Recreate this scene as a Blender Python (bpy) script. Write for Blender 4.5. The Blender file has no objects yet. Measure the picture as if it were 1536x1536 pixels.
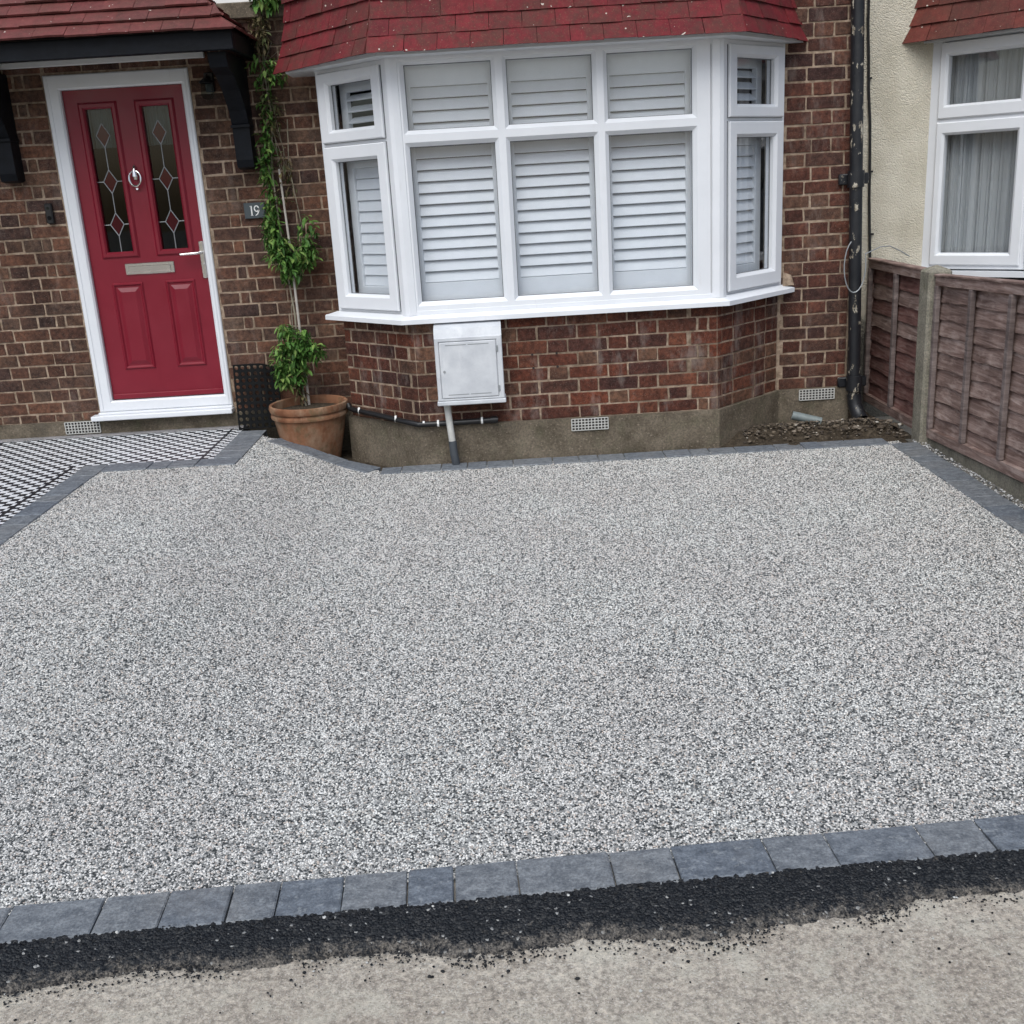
import bpy, math, random
from mathutils import Vector, Matrix, noise
random.seed(7)
scene = bpy.context.scene
COL = scene.collection

# ------------------------------------------------------------------ camera
cam_data = bpy.data.cameras.new('camera'); cam = bpy.data.objects.new('camera', cam_data); COL.objects.link(cam)
cam_data.sensor_width = 36.0; cam_data.lens = 36.0 * 1599.07 / 1536.0
cam_data.clip_start = 0.05; cam_data.clip_end = 2000
pitch, roll = 0.29987, -0.05975
fw = Vector((0.0007, math.cos(pitch), -math.sin(pitch))); rt = Vector((1, 0, 0)); up = rt.cross(fw)
r2 = rt * math.cos(roll) + up * math.sin(roll); u2 = -rt * math.sin(roll) + up * math.cos(roll)
M = Matrix((r2, u2, -fw)).transposed().to_4x4(); M.translation = Vector((0, -6.30055, 1.53411))
cam.matrix_world = M
scene.camera = cam

# ------------------------------------------------------------------ world, sun, exposure
world = bpy.data.worlds.new('World'); scene.world = world; world.use_nodes = True
wn = world.node_tree; wn.nodes.clear()
wo = wn.nodes.new('ShaderNodeOutputWorld'); wb = wn.nodes.new('ShaderNodeBackground'); sky = wn.nodes.new('ShaderNodeTexSky')
sky.sky_type = 'NISHITA'; sky.sun_disc = False
SUN_EL, SUN_AZ = math.radians(55), math.radians(196)          # behind the camera, a little to its left, above thin cloud
sky.sun_elevation = SUN_EL; sky.sun_rotation = SUN_AZ
sky.air_density = 1.0; sky.dust_density = 3.5; sky.ozone_density = 0.6
wb.inputs['Strength'].default_value = 0.10
wn.links.new(sky.outputs[0], wb.inputs[0]); wn.links.new(wb.outputs[0], wo.inputs[0])
sd = bpy.data.lights.new('sun', 'SUN'); so = bpy.data.objects.new('sun', sd); COL.objects.link(so)
sd.energy = 1.5; sd.angle = math.radians(50); sd.color = (0.87, 0.955, 0.995)
sdir = Vector((math.sin(SUN_AZ) * math.cos(SUN_EL), math.cos(SUN_AZ) * math.cos(SUN_EL), math.sin(SUN_EL)))
so.rotation_euler = sdir.to_track_quat('Z', 'Y').to_euler(); so.location = (-3, -9, 12)
vs = scene.view_settings; vs.view_transform = 'Standard'; vs.look = 'None'; vs.gamma = 1.0; vs.use_curve_mapping = False
vs.exposure = 0.50
scene.cycles.max_bounces = 6; scene.cycles.diffuse_bounces = 3; scene.cycles.glossy_bounces = 3; scene.cycles.transparent_max_bounces = 12

# ------------------------------------------------------------------ materials
def new_mat(name):
    m = bpy.data.materials.new(name); m.use_nodes = True
    nt = m.node_tree; nt.nodes.clear()
    out = nt.nodes.new('ShaderNodeOutputMaterial'); b = nt.nodes.new('ShaderNodeBsdfPrincipled')
    nt.links.new(b.outputs[0], out.inputs[0])
    return m, nt, b
def N(nt, t, **kw):
    n = nt.nodes.new(t)
    for k, v in kw.items():
        if k.startswith('i_'):
            key = k[2:]
            n.inputs[int(key) if key.isdigit() else key.replace('_', ' ')].default_value = v
        else: setattr(n, k, v)
    return n
def L(nt, a, b): nt.links.new(a, b)
def ramp(nt, fac, stops, interp='LINEAR'):
    r = nt.nodes.new('ShaderNodeValToRGB'); r.color_ramp.interpolation = interp
    e = r.color_ramp.elements
    while len(e) < len(stops): e.new(0.5)
    for i, (p, c) in enumerate(stops):
        e[i].position = p; e[i].color = (c[0], c[1], c[2], 1)
    L(nt, fac, r.inputs[0]); return r.outputs[0]
def mixc(nt, fac, a, b, mode='MIX'):
    m = nt.nodes.new('ShaderNodeMix'); m.data_type = 'RGBA'; m.blend_type = mode
    for sock, v in ((m.inputs[0], fac), (m.inputs[6], a), (m.inputs[7], b)):
        if hasattr(v, 'is_output'): L(nt, v, sock)
        elif isinstance(v, (int, float)): sock.default_value = v
        else: sock.default_value = (v[0], v[1], v[2], 1)
    return m.outputs[2]
def math_(nt, op, a, b=None, c=None):
    m = nt.nodes.new('ShaderNodeMath'); m.operation = op
    for i, v in enumerate((a, b, c)):
        if v is None: continue
        if hasattr(v, 'is_output'): L(nt, v, m.inputs[i])
        else: m.inputs[i].default_value = v
    return m.outputs[0]
def coord(nt, kind='Object'):
    if kind == 'Position': return nt.nodes.new('ShaderNodeNewGeometry').outputs['Position']
    return nt.nodes.new('ShaderNodeTexCoord').outputs[kind]
def noise_(nt, vec, scale, detail=4, rough=0.55, dist=0.0):
    n = N(nt, 'ShaderNodeTexNoise'); n.inputs['Scale'].default_value = scale; n.inputs['Detail'].default_value = detail
    n.inputs['Roughness'].default_value = rough; n.inputs['Distortion'].default_value = dist
    L(nt, vec, n.inputs['Vector']); return n.outputs[0]
def bump(nt, b, h, strength=0.3, dist=0.01):
    n = N(nt, 'ShaderNodeBump'); n.inputs['Strength'].default_value = strength; n.inputs['Distance'].default_value = dist
    L(nt, h, n.inputs['Height']); L(nt, n.outputs[0], b.inputs['Normal'])
def stretch(nt, vec, s):
    m = N(nt, 'ShaderNodeMapping'); m.inputs['Scale'].default_value = s; L(nt, vec, m.inputs[0]); return m.outputs[0]

def plain(name, c, rough=0.5, metal=0.0, vary=0.08, scale=14, bumpv=0.0, bscale=60):
    m, nt, b = new_mat(name); p = coord(nt, 'Position')
    n = noise_(nt, p, scale, 5)
    lo = tuple(v * (1 - vary) for v in c); hi = tuple(min(1, v * (1 + vary)) for v in c)
    L(nt, ramp(nt, n, [(0.3, lo), (0.7, hi)]), b.inputs['Base Color'])
    b.inputs['Roughness'].default_value = rough; b.inputs['Metallic'].default_value = metal
    if bumpv: bump(nt, b, noise_(nt, p, bscale, 4), bumpv, 0.004)
    return m

def brick_mat(name, cols, smear=0.0):
    m, nt, b = new_mat(name); p = coord(nt, 'Position')
    oi = N(nt, 'ShaderNodeObjectInfo'); g = N(nt, 'ShaderNodeNewGeometry')
    rnd = math_(nt, 'FRACT', math_(nt, 'ADD', oi.outputs['Random'], g.outputs['Random Per Island']))
    k = len(cols)
    base = ramp(nt, rnd, [(i / (k - 1), c) for i, c in enumerate(cols)])
    n1 = noise_(nt, p, 38, 6, 0.65); n2 = noise_(nt, p, 7, 3); n3 = noise_(nt, stretch(nt, p, (1, 1, .35)), 9, 5, 0.7)
    base = mixc(nt, 0.75, base, ramp(nt, n1, [(0.36, (.42, .40, .40)), (0.5, (.95, .93, .92)), (0.64, (1.55, 1.45, 1.35))]), 'MULTIPLY')
    base = mixc(nt, 0.45, base, ramp(nt, n2, [(0.38, (.55, .54, .58)), (0.62, (1.45, 1.32, 1.18))]), 'MULTIPLY')
    base = mixc(nt, .8, base, ramp(nt, noise_(nt, stretch(nt, p, (1, 1, .4)), 2.3, 5, .65), [(0.36, (.55, .54, .54)), (0.56, (1.08, 1.06, 1.04))]), 'MULTIPLY')
    if smear:
        base = mixc(nt, math_(nt, 'MULTIPLY', ramp(nt, n3, [(0.54, (0, 0, 0)), (0.68, (1, 1, 1))]), smear), base, (.42, .36, .32))
    spk = noise_(nt, p, 260, 2)
    base = mixc(nt, ramp(nt, spk, [(0.62, (0, 0, 0)), (0.68, (.5, .5, .5))]), base, (.30, .24, .2))
    L(nt, base, b.inputs['Base Color']); b.inputs['Roughness'].default_value = 0.88
    bump(nt, b, noise_(nt, p, 120, 6, 0.7), 0.55, 0.004)
    return m
MAT = {}
MAT['brick_brown'] = brick_mat('brick_brown', [(.082, .047, .036), (.122, .072, .050), (.056, .034, .030), (.138, .070, .047), (.090, .046, .034), (.114, .078, .059)], .12)
MAT['brick_plum'] = brick_mat('brick_plum', [(.064, .028, .022), (.096, .038, .026), (.048, .026, .024), (.115, .048, .034), (.056, .028, .025), (.108, .062, .045), (.084, .031, .023)], .18)
MAT['brick_red'] = brick_mat('brick_red', [(.075, .028, .020), (.115, .038, .023), (.050, .023, .020), (.130, .050, .031), (.060, .026, .021), (.120, .068, .046), (.092, .031, .020)], .28)
def mortar():
    m, nt, b = new_mat('mortar'); p = coord(nt, 'Position')
    L(nt, mixc(nt, .85, ramp(nt, noise_(nt, p, 26, 6, .65), [(0.36, (.20, .148, .106)), (0.5, (.315, .24, .178)), (0.64, (.43, .34, .26))]), ramp(nt, noise_(nt, p, 2.6, 5, .65), [(.36, (.55, .53, .50)), (.56, (1.08, 1.06, 1.04))]), 'MULTIPLY'), b.inputs['Base Color'])
    b.inputs['Roughness'].default_value = 0.95; bump(nt, b, noise_(nt, p, 220, 5, .7), 0.7, 0.004); return m
MAT['mortar'] = mortar()
def render_mat(name, lo, hi, moss=0.3, scale=6):
    m, nt, b = new_mat(name); p = coord(nt, 'Position')
    c = ramp(nt, noise_(nt, p, scale, 7, .7), [(0.36, lo), (0.64, hi)])
    c = mixc(nt, .7, c, ramp(nt, noise_(nt, p, 90, 5, .7), [(.38, (.62, .62, .62)), (.62, (1.35, 1.33, 1.3))]), 'MULTIPLY')
    c = mixc(nt, math_(nt, 'MULTIPLY', ramp(nt, noise_(nt, p, 9, 5, .7), [(0.5, (0, 0, 0)), (0.72, (1, 1, 1))]), moss), c, (.10, .105, .062))
    c = mixc(nt, ramp(nt, noise_(nt, p, 75, 2), [(0.65, (0, 0, 0)), (0.68, (.4, .4, .4))]), c, (.40, .33, .26))
    c = mixc(nt, ramp(nt, noise_(nt, stretch(nt, p, (1, 1, .3)), 5, 4), [(0.58, (0, 0, 0)), (0.75, (.55, .55, .55))]), c, (.07, .064, .055))
    L(nt, c, b.inputs['Base Color']); b.inputs['Roughness'].default_value = 0.95
    bump(nt, b, noise_(nt, p, 90, 6, .7), 0.5, 0.006); return m
MAT['plinth'] = render_mat('plinth_render', (.090, .074, .054), (.185, .155, .118), .4)
MAT['pebbledash'] = None
def pebbledash():
    m, nt, b = new_mat('pebbledash'); p = coord(nt, 'Position')
    v = N(nt, 'ShaderNodeTexVoronoi'); v.inputs['Scale'].default_value = 130; L(nt, p, v.inputs['Vector'])
    c = ramp(nt, noise_(nt, p, 4, 5), [(0.36, (.58, .535, .43)), (0.64, (.70, .655, .545))])
    c = mixc(nt, ramp(nt, noise_(nt, stretch(nt, p, (1, 1, .25)), 6, 5, .65), [(0.55, (0, 0, 0)), (0.8, (.5, .5, .5))]), c, (.33, .30, .25))
    z = N(nt, 'ShaderNodeSeparateXYZ'); L(nt, p, z.inputs[0])
    dirt = math_(nt, 'ADD', z.outputs[2], math_(nt, 'MULTIPLY', noise_(nt, p, 5, 5), 0.7))
    c = mixc(nt, ramp(nt, dirt, [(0.85, (.92, .92, .92)), (1.2, (0, 0, 0))]), c, (.06, .058, .052))
    L(nt, c, b.inputs['Base Color']); b.inputs['Roughness'].default_value = 0.93
    h = math_(nt, 'ADD', math_(nt, 'MULTIPLY', v.outputs[0], -1.0), noise_(nt, p, 95, 4, .7))
    bump(nt, b, h, .85, 0.007); return m
MAT['pebbledash'] = pebbledash()
def upvc(name, c=(.78, .80, .83)):
    m, nt, b = new_mat(name); p = coord(nt, 'Position')
    col = ramp(nt, noise_(nt, p, 5, 6, .6), [(0.3, tuple(v * .93 for v in c)), (0.75, c)])
    col = mixc(nt, ramp(nt, noise_(nt, stretch(nt, p, (1, 1, .2)), 22, 5, .7), [(0.62, (0, 0, 0)), (0.85, (.35, .35, .35))]), col, (.50, .49, .46))
    L(nt, col, b.inputs['Base Color']); b.inputs['Roughness'].default_value = 0.32
    return m
MAT['upvc'] = upvc('white_upvc')
def matte(m, v):
    for n in m.node_tree.nodes:
        if n.type == 'BSDF_PRINCIPLED': n.inputs['Specular IOR Level'].default_value = v
MAT['gasket_shade'] = plain('grey_gasket_shade', (.16, .17, .18), .6)  # seals plus the shading lines of the profile grooves, put into grey rings
MAT['shutter'] = plain('shutter_paint', (.74, .765, .79), .45, 0, .03)
def glass(name, tint=(.965, .975, .985), rough=0.0, ior=1.95):
    m = bpy.data.materials.new(name); m.use_nodes = True; nt = m.node_tree; nt.nodes.clear()
    out = nt.nodes.new('ShaderNodeOutputMaterial'); mx = nt.nodes.new('ShaderNodeMixShader')
    tr = nt.nodes.new('ShaderNodeBsdfTransparent'); tr.inputs[0].default_value = (*tint, 1)
    gl = nt.nodes.new('ShaderNodeBsdfGlossy'); gl.inputs['Roughness'].default_value = rough
    fr = nt.nodes.new('ShaderNodeFresnel'); fr.inputs[0].default_value = ior
    p = coord(nt, 'Position'); bp = N(nt, 'ShaderNodeBump'); bp.inputs['Strength'].default_value = 0.05; bp.inputs['Distance'].default_value = 0.01
    L(nt, noise_(nt, p, 3.5, 2), bp.inputs['Height']); L(nt, bp.outputs[0], gl.inputs['Normal'])
    gb = nt.nodes.new('ShaderNodeNewGeometry'); ff = math_(nt, 'MULTIPLY', fr.outputs[0], math_(nt, 'SUBTRACT', 1.0, gb.outputs['Backfacing']))
    L(nt, ff, mx.inputs[0]); L(nt, tr.outputs[0], mx.inputs[1]); L(nt, gl.outputs[0], mx.inputs[2]); L(nt, mx.outputs[0], out.inputs[0])
    return m
MAT['glass'] = glass('window_glass'); MAT['glass_tint'] = glass('door_glass', (.70, .76, .76), 0.0, 1.55)
def glass_red():
    m, nt, b = new_mat('red_glass'); b.inputs['Base Color'].default_value = (.10, .008, .014, 1); b.inputs['Roughness'].default_value = .08
    b.inputs['Base Color'].default_value = (.045, .003, .007, 1); return m
MAT['red_glass'] = glass_red()
def tile_mat(name, cols, lichen=.5):
    m, nt, b = new_mat(name); p = coord(nt, 'Position')
    oi = N(nt, 'ShaderNodeObjectInfo'); k = len(cols)
    c = ramp(nt, oi.outputs['Random'], [(i / (k - 1), q) for i, q in enumerate(cols)])
    c = mixc(nt, .6, c, ramp(nt, noise_(nt, p, 30, 6, .7), [(0.37, (.62, .6, .6)), (0.63, (1.18, 1.15, 1.15))]), 'MULTIPLY')
    dirt = ramp(nt, noise_(nt, p, 5.5, 7, .75), [(0.45, (0, 0, 0)), (0.58, (1, 1, 1))])
    c = mixc(nt, math_(nt, 'MULTIPLY', dirt, lichen), c, (.062, .038, .028))
    c = mixc(nt, ramp(nt, noise_(nt, p, 130, 3, .6), [(0.59, (0, 0, 0)), (0.67, (.4, .4, .4))]), c, (.20, .12, .07))
    c = mixc(nt, ramp(nt, noise_(nt, p, 42, 1), [(0.765, (0, 0, 0)), (0.775, (.8, .8, .8))]), c, (.62, .58, .50))
    L(nt, c, b.inputs['Base Color']); b.inputs['Roughness'].default_value = .72
    bump(nt, b, noise_(nt, p, 110, 5, .7), .4, .004); return m
MAT['bay_tile'] = tile_mat('red_clay_tile', [(.145, .015, .021), (.172, .020, .025), (.118, .015, .020), (.158, .023, .025)], .55)
MAT['porch_tile'] = tile_mat('weathered_clay_tile', [(.130, .036, .036), (.16, .045, .042), (.115, .040, .038)], .35)
MAT['neigh_tile'] = tile_mat('brown_clay_tile', [(.135, .034, .028), (.16, .040, .030), (.115, .032, .028)], .4)
MAT['lining'] = plain('dark_lining', (.03, .025, .022), .9)
MAT['door_red'] = plain('red_door_skin', (.190, .0045, .018), .36, 0, .05, 8, .06, 160)
def grained(m):
    nt = m.node_tree; b = [n for n in nt.nodes if n.type == 'BSDF_PRINCIPLED'][0]; p = coord(nt, 'Position')
    g_ = noise_(nt, stretch(nt, p, (120, 120, 5)), 1.0, 5, .6, .4); bump(nt, b, g_, .22, .003)
    L(nt, ramp(nt, noise_(nt, p, 4, 5, .6), [(.35, (.28, .28, .28)), (.65, (.46, .46, .46))]), b.inputs['Roughness'])
grained(MAT['door_red'])
MAT['black_wood'] = plain('black_painted_timber', (.0042, .0055, .0085), .5, 0, .35, 12, .35, 40)
matte(MAT['black_wood'], .18)
MAT['chrome'] = plain('chrome', (.78, .77, .75), .2, 1.0, .05)
MAT['lead'] = plain('lead_came', (.33, .35, .36), .5, .4, .1)
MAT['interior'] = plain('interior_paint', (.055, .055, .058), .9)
MAT['black_plastic'] = plain('black_plastic', (.012, .012, .013), .4, 0, .2)
MAT['plaque'] = plain('slate_plaque', (.055, .070, .078), .5, 0, .1)
MAT['white_paint'] = plain('white_paint', (.80, .80, .78), .5, 0, .03)
MAT['meter_box'] = None
def meter():
    m, nt, b = new_mat('weathered_grp'); p = coord(nt, 'Position')
    c = ramp(nt, noise_(nt, p, 9, 6, .65), [(0.3, (.50, .52, .55)), (0.7, (.66, .68, .70))])
    c = mixc(nt, ramp(nt, noise_(nt, stretch(nt, p, (1, 1, .25)), 16, 4, .6), [(0.56, (0, 0, 0)), (0.74, (.55, .55, .55))]), c, (.74, .75, .76))
    c = mixc(nt, ramp(nt, noise_(nt, p, 170, 3, .7), [(0.66, (0, 0, 0)), (0.72, (.6, .6, .6))]), c, (.30, .28, .25))
    L(nt, c, b.inputs['Base Color']); b.inputs['Roughness'].default_value = .6; bump(nt, b, noise_(nt, p, 150, 4), .15, .003); return m
MAT['meter_box'] = meter()
def terracotta():
    m, nt, b = new_mat('terracotta'); p = coord(nt, 'Position')
    z = N(nt, 'ShaderNodeSeparateXYZ'); L(nt, p, z.inputs[0])
    c = ramp(nt, noise_(nt, p, 7, 6, .65), [(0.36, (.15, .062, .032)), (0.64, (.30, .145, .080))])
    c = mixc(nt, ramp(nt, noise_(nt, stretch(nt, p, (1, 1, .5)), 6, 6, .7), [(0.46, (0, 0, 0)), (0.62, (.75, .75, .75))]), c, (.34, .24, .16))
    c = mixc(nt, ramp(nt, noise_(nt, p, 11, 5, .7), [(0.52, (0, 0, 0)), (0.64, (.6, .6, .6))]), c, (.11, .088, .045))
    L(nt, c, b.inputs['Base Color']); b.inputs['Roughness'].default_value = .85; bump(nt, b, noise_(nt, p, 80, 5), .25, .004); return m
MAT['terracotta'] = terracotta()
def soil():
    m, nt, b = new_mat('soil'); p = coord(nt, 'Position')
    c = ramp(nt, noise_(nt, p, 38, 8, .75), [(0.3, (.022, .017, .012)), (0.55, (.075, .058, .040)), (0.75, (.19, .155, .115))])
    L(nt, c, b.inputs['Base Color']); b.inputs['Roughness'].default_value = 1; bump(nt, b, noise_(nt, p, 110, 7, .75), 1, .012); return m
MAT['soil'] = soil()
def stones(name, stops):
    m, nt, b = new_mat(name); g = N(nt, 'ShaderNodeNewGeometry')
    L(nt, ramp(nt, g.outputs['Random Per Island'], stops, 'CONSTANT'), b.inputs['Base Color'])
    b.inputs['Roughness'].default_value = .8; return m
MAT['rubble'] = stones('rubble', [(0, (.075, .056, .038)), (.35, (.14, .11, .078)), (.55, (.045, .034, .025)), (.85, (.20, .165, .13)), (.97, (.44, .41, .36))])
MAT['chips'] = stones('stone_chips', [(0, (.60, .60, .59)), (.45, (.34, .34, .34)), (.65, (.05, .055, .06)), (.85, (.45, .44, .42))])
MAT['crumbs'] = stones('tarmac_crumbs', [(0, (.010, .011, .013)), (.5, (.022, .023, .025)), (.95, (.06, .055, .05)), (.985, (.5, .5, .48))])
def resin():
    m, nt, b = new_mat('resin_bound_stone'); p = coord(nt, 'Position')
    wv = N(nt, 'ShaderNodeTexNoise'); wv.inputs['Scale'].default_value = 60; L(nt, p, wv.inputs['Vector'])
    pv = N(nt, 'ShaderNodeVectorMath', operation='MULTIPLY_ADD'); L(nt, wv.outputs[1], pv.inputs[0]); pv.inputs[1].default_value = (.006, .006, .0); L(nt, p, pv.inputs[2])
    flat = stretch(nt, pv.outputs[0], (1, 1, 0.0))
    v = N(nt, 'ShaderNodeTexVoronoi'); v.inputs['Scale'].default_value = 165; L(nt, flat, v.inputs['Vector'])
    v2 = N(nt, 'ShaderNodeTexVoronoi', feature='DISTANCE_TO_EDGE'); v2.inputs['Scale'].default_value = 165; L(nt, flat, v2.inputs['Vector'])
    sx = N(nt, 'ShaderNodeSeparateColor'); L(nt, v.outputs['Color'], sx.inputs[0])
    patch = math_(nt, 'MULTIPLY', math_(nt, 'SUBTRACT', noise_(nt, p, 2.2, 4, .6), .5), .18)
    r = math_(nt, 'ADD', sx.outputs[0], patch)
    c = ramp(nt, r, [(0, (.025, .029, .031)), (.12, (.065, .070, .070)), (.22, (.18, .185, .18)), (.36, (.32, .32, .31)), (.58, (.42, .415, .40)), (.82, (.50, .495, .475))], 'CONSTANT')  # sheet under the stones, coloured darker to give the gaps shaded depth
    c = mixc(nt, ramp(nt, sx.outputs[1], [(0.0, (1, 1, 1)), (.05, (0, 0, 0))], 'CONSTANT'), c, (.46, .40, .36))
    c = mixc(nt, ramp(nt, v2.outputs[0], [(0.0, (.55, .55, .55)), (.09, (0, 0, 0))]), c, (.09, .105, .11))  # occlusion between grains painted as dark cell edges
    L(nt, c, b.inputs['Base Color']); b.inputs['Roughness'].default_value = .55
    hh = math_(nt, 'ADD', math_(nt, 'MULTIPLY', v.outputs[0], -1.0), math_(nt, 'MULTIPLY', sx.outputs[2], .6))
    bump(nt, b, hh, .75, .006); return m
MAT['resin'] = resin()
def block():
    m, nt, b = new_mat('charcoal_block'); p = coord(nt, 'Position'); oi = N(nt, 'ShaderNodeObjectInfo')
    c = ramp(nt, oi.outputs['Random'], [(0, (.125, .144, .168)), (.5, (.152, .166, .182)), (1, (.112, .132, .160))])
    c = mixc(nt, .8, c, ramp(nt, noise_(nt, stretch(nt, p, (1, 1.6, 1)), 24, 7, .7), [(0.38, (.62, .63, .65)), (0.62, (1.4, 1.37, 1.32))]), 'MULTIPLY')
    c = mixc(nt, .7, c, ramp(nt, noise_(nt, p, 150, 4, .7), [(0.36, (.6, .6, .6)), (0.64, (1.45, 1.43, 1.4))]), 'MULTIPLY')
    c = mixc(nt, ramp(nt, noise_(nt, p, 60, 4, .6), [(0.57, (0, 0, 0)), (0.66, (.5, .5, .5))]), c, (.30, .32, .33))
    c = mixc(nt, ramp(nt, noise_(nt, p, 3.5, 4), [(0.55, (0, 0, 0)), (0.75, (.3, .3, .3))]), c, (.20, .185, .165))
    L(nt, c, b.inputs['Base Color']); b.inputs['Roughness'].default_value = .62; bump(nt, b, noise_(nt, p, 190, 5, .65), .35, .004); return m
MAT['block'] = block()
def tarmac():
    m, nt, b = new_mat('fresh_tarmac'); p = coord(nt, 'Position')
    v = N(nt, 'ShaderNodeTexVoronoi'); v.inputs['Scale'].default_value = 170; L(nt, p, v.inputs['Vector'])
    sx = N(nt, 'ShaderNodeSeparateColor'); L(nt, v.outputs['Color'], sx.inputs[0])
    c = ramp(nt, sx.outputs[0], [(0, (.012, .014, .017)), (.5, (.022, .024, .027)), (.85, (.045, .046, .047)), (.985, (.30, .30, .29))], 'CONSTANT')
    at = N(nt, 'ShaderNodeAttribute', attribute_name='edge')
    ef = math_(nt, 'ADD', at.outputs['Fac'], math_(nt, 'MULTIPLY', math_(nt, 'SUBTRACT', noise_(nt, p, 34, 7, .85), .5), 2.0))
    c = mixc(nt, ramp(nt, ef, [(0.70, (0, 0, 0)), (.92, (.8, .8, .8))]), c, ramp(nt, noise_(nt, p, 180, 3, .7), [(.35, (.05, .047, .043)), (.6, (.24, .215, .185))]))
    L(nt, c, b.inputs['Base Color']); b.inputs['Roughness'].default_value = .5
    bump(nt, b, math_(nt, 'MULTIPLY', v.outputs[0], -1.0), .9, .006); return m
MAT['tarmac'] = tarmac()
def pavement():
    m, nt, b = new_mat('old_footway'); p = coord(nt, 'Position')
    c = ramp(nt, noise_(nt, p, 3.0, 8, .7), [(0.36, (.36, .315, .262)), (0.5, (.405, .36, .302)), (0.64, (.46, .415, .35))])
    c = mixc(nt, .8, c, ramp(nt, noise_(nt, p, 70, 6, .75), [(0.38, (.48, .475, .47)), (0.5, (.98, .98, .98)), (0.62, (1.5, 1.5, 1.48))]), 'MULTIPLY')
    c = mixc(nt, ramp(nt, noise_(nt, p, 7.5, 7, .75), [(0.50, (0, 0, 0)), (0.62, (.6, .6, .6))]), c, (.56, .525, .44))
    n9 = noise_(nt, p, 210, 3, .65)
    c = mixc(nt, ramp(nt, n9, [(0.33, (.7, .7, .7)), (0.42, (0, 0, 0))]), c, (.16, .145, .128))
    c = mixc(nt, ramp(nt, n9, [(0.58, (0, 0, 0)), (0.66, (.7, .7, .7))]), c, (.66, .63, .57))
    L(nt, c, b.inputs['Base Color']); b.inputs['Roughness'].default_value = .9
    bump(nt, b, noise_(nt, p, 170, 5, .7), .8, .006); return m
MAT['pavement'] = pavement()
MAT['ground'] = render_mat('ground', (.12, .115, .10), (.19, .18, .16), .2, 1.5)
MAT['tile_white'] = plain('white_tile', (.74, .76, .78), .35, 0, .05, 30)
MAT['tile_black'] = plain('black_tile', (.014, .017, .022), .45, 0, .15, 30)
MAT['grout'] = plain('grout', (.10, .105, .11), .9)
MAT['flag'] = render_mat('flagstone', (.20, .195, .20), (.30, .29, .30), .15)
MAT['concrete_post'] = render_mat('concrete_post', (.20, .185, .15), (.31, .29, .235), .55, 10)
def wood(name, a, b_, c_):
    m, nt, b = new_mat(name); p = coord(nt, 'Position'); oi = N(nt, 'ShaderNodeObjectInfo')
    off = N(nt, 'ShaderNodeVectorMath', operation='ADD'); L(nt, p, off.inputs[0])
    cmb = N(nt, 'ShaderNodeCombineXYZ'); L(nt, math_(nt, 'MULTIPLY', oi.outputs['Random'], 7.0), cmb.inputs[2]); L(nt, cmb.outputs[0], off.inputs[1])
    g = noise_(nt, stretch(nt, off.outputs[0], (6, 3.2, 46)), 1.0, 7, .68, .7)
    c = ramp(nt, g, [(0.34, a), (0.5, b_), (0.66, c_)])
    c = mixc(nt, .7, c, ramp(nt, noise_(nt, off.outputs[0], 5, 4, .6), [(0.3, (.55, .5, .5)), (0.7, (1.4, 1.35, 1.35))]), 'MULTIPLY')
    c = mixc(nt, ramp(nt, noise_(nt, stretch(nt, off.outputs[0], (3, 3, 9)), 2.2, 4, .6), [(0.55, (0, 0, 0)), (0.75, (.6, .6, .6))]), c, tuple(min(1, v * 1.5) for v in c_))
    L(nt, c, b.inputs['Base Color']); b.inputs['Roughness'].default_value = .85; bump(nt, b, g, .5, .006); return m
MAT['fence_wood'] = wood('weathered_fence_wood', (.135, .088, .074), (.25, .178, .152), (.39, .31, .275))
MAT['fence_red'] = wood('stained_fence_wood', (.095, .045, .040), (.17, .086, .074), (.25, .165, .145))
MAT['batten'] = wood('batten_wood', (.12, .095, .088), (.18, .148, .138), (.25, .21, .195))
def leaf():
    m, nt, b = new_mat('leaf'); g = N(nt, 'ShaderNodeNewGeometry')
    L(nt, ramp(nt, g.outputs['Random Per Island'], [(0, (.026, .070, .014)), (.45, (.060, .145, .028)), (.8, (.115, .22, .048)), (1, (.20, .27, .075))]), b.inputs['Base Color'])
    b.inputs['Roughness'].default_value = .5; b.inputs['Transmission Weight'].default_value = 0.0
    return m
MAT['leaf'] = leaf()
MAT['dry_leaf'] = stones('dry_leaf', [(0, (.075, .055, .022)), (.4, (.12, .10, .04)), (.7, (.06, .075, .022))])
MAT['stem'] = plain('stem', (.20, .18, .13), .8, 0, .25, 40)
MAT['cane'] = plain('cane', (.40, .37, .33), .6, 0, .2, 30)
MAT['rubber'] = plain('rubber', (.0045, .005, .0055), .75, 0, .2); matte(MAT['rubber'], .15)
def peeling():
    m, nt, b = new_mat('peeling_black_paint'); p = coord(nt, 'Position')
    c = ramp(nt, noise_(nt, p, 12, 5), [(0.3, (.006, .007, .010)), (0.7, (.018, .019, .022))])
    f = ramp(nt, noise_(nt, stretch(nt, p, (1.6, 1.6, .8)), 15, 5, .65), [(0.60, (0, 0, 0)), (0.615, (1, 1, 1))])
    c = mixc(nt, f, c, ramp(nt, noise_(nt, p, 40, 3), [(0.35, (.16, .13, .09)), (0.6, (.46, .42, .34))]))
    L(nt, c, b.inputs['Base Color']); b.inputs['Roughness'].default_value = .42; bump(nt, b, f, .6, .003); return m
MAT['peeling'] = peeling()
MAT['grey_pipe'] = plain('grey_plastic', (.16, .19, .19), .5, 0, .2, 25)
MAT['duct_white'] = plain('duct_white', (.52, .52, .49), .5, 0, .12, 25)
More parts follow.
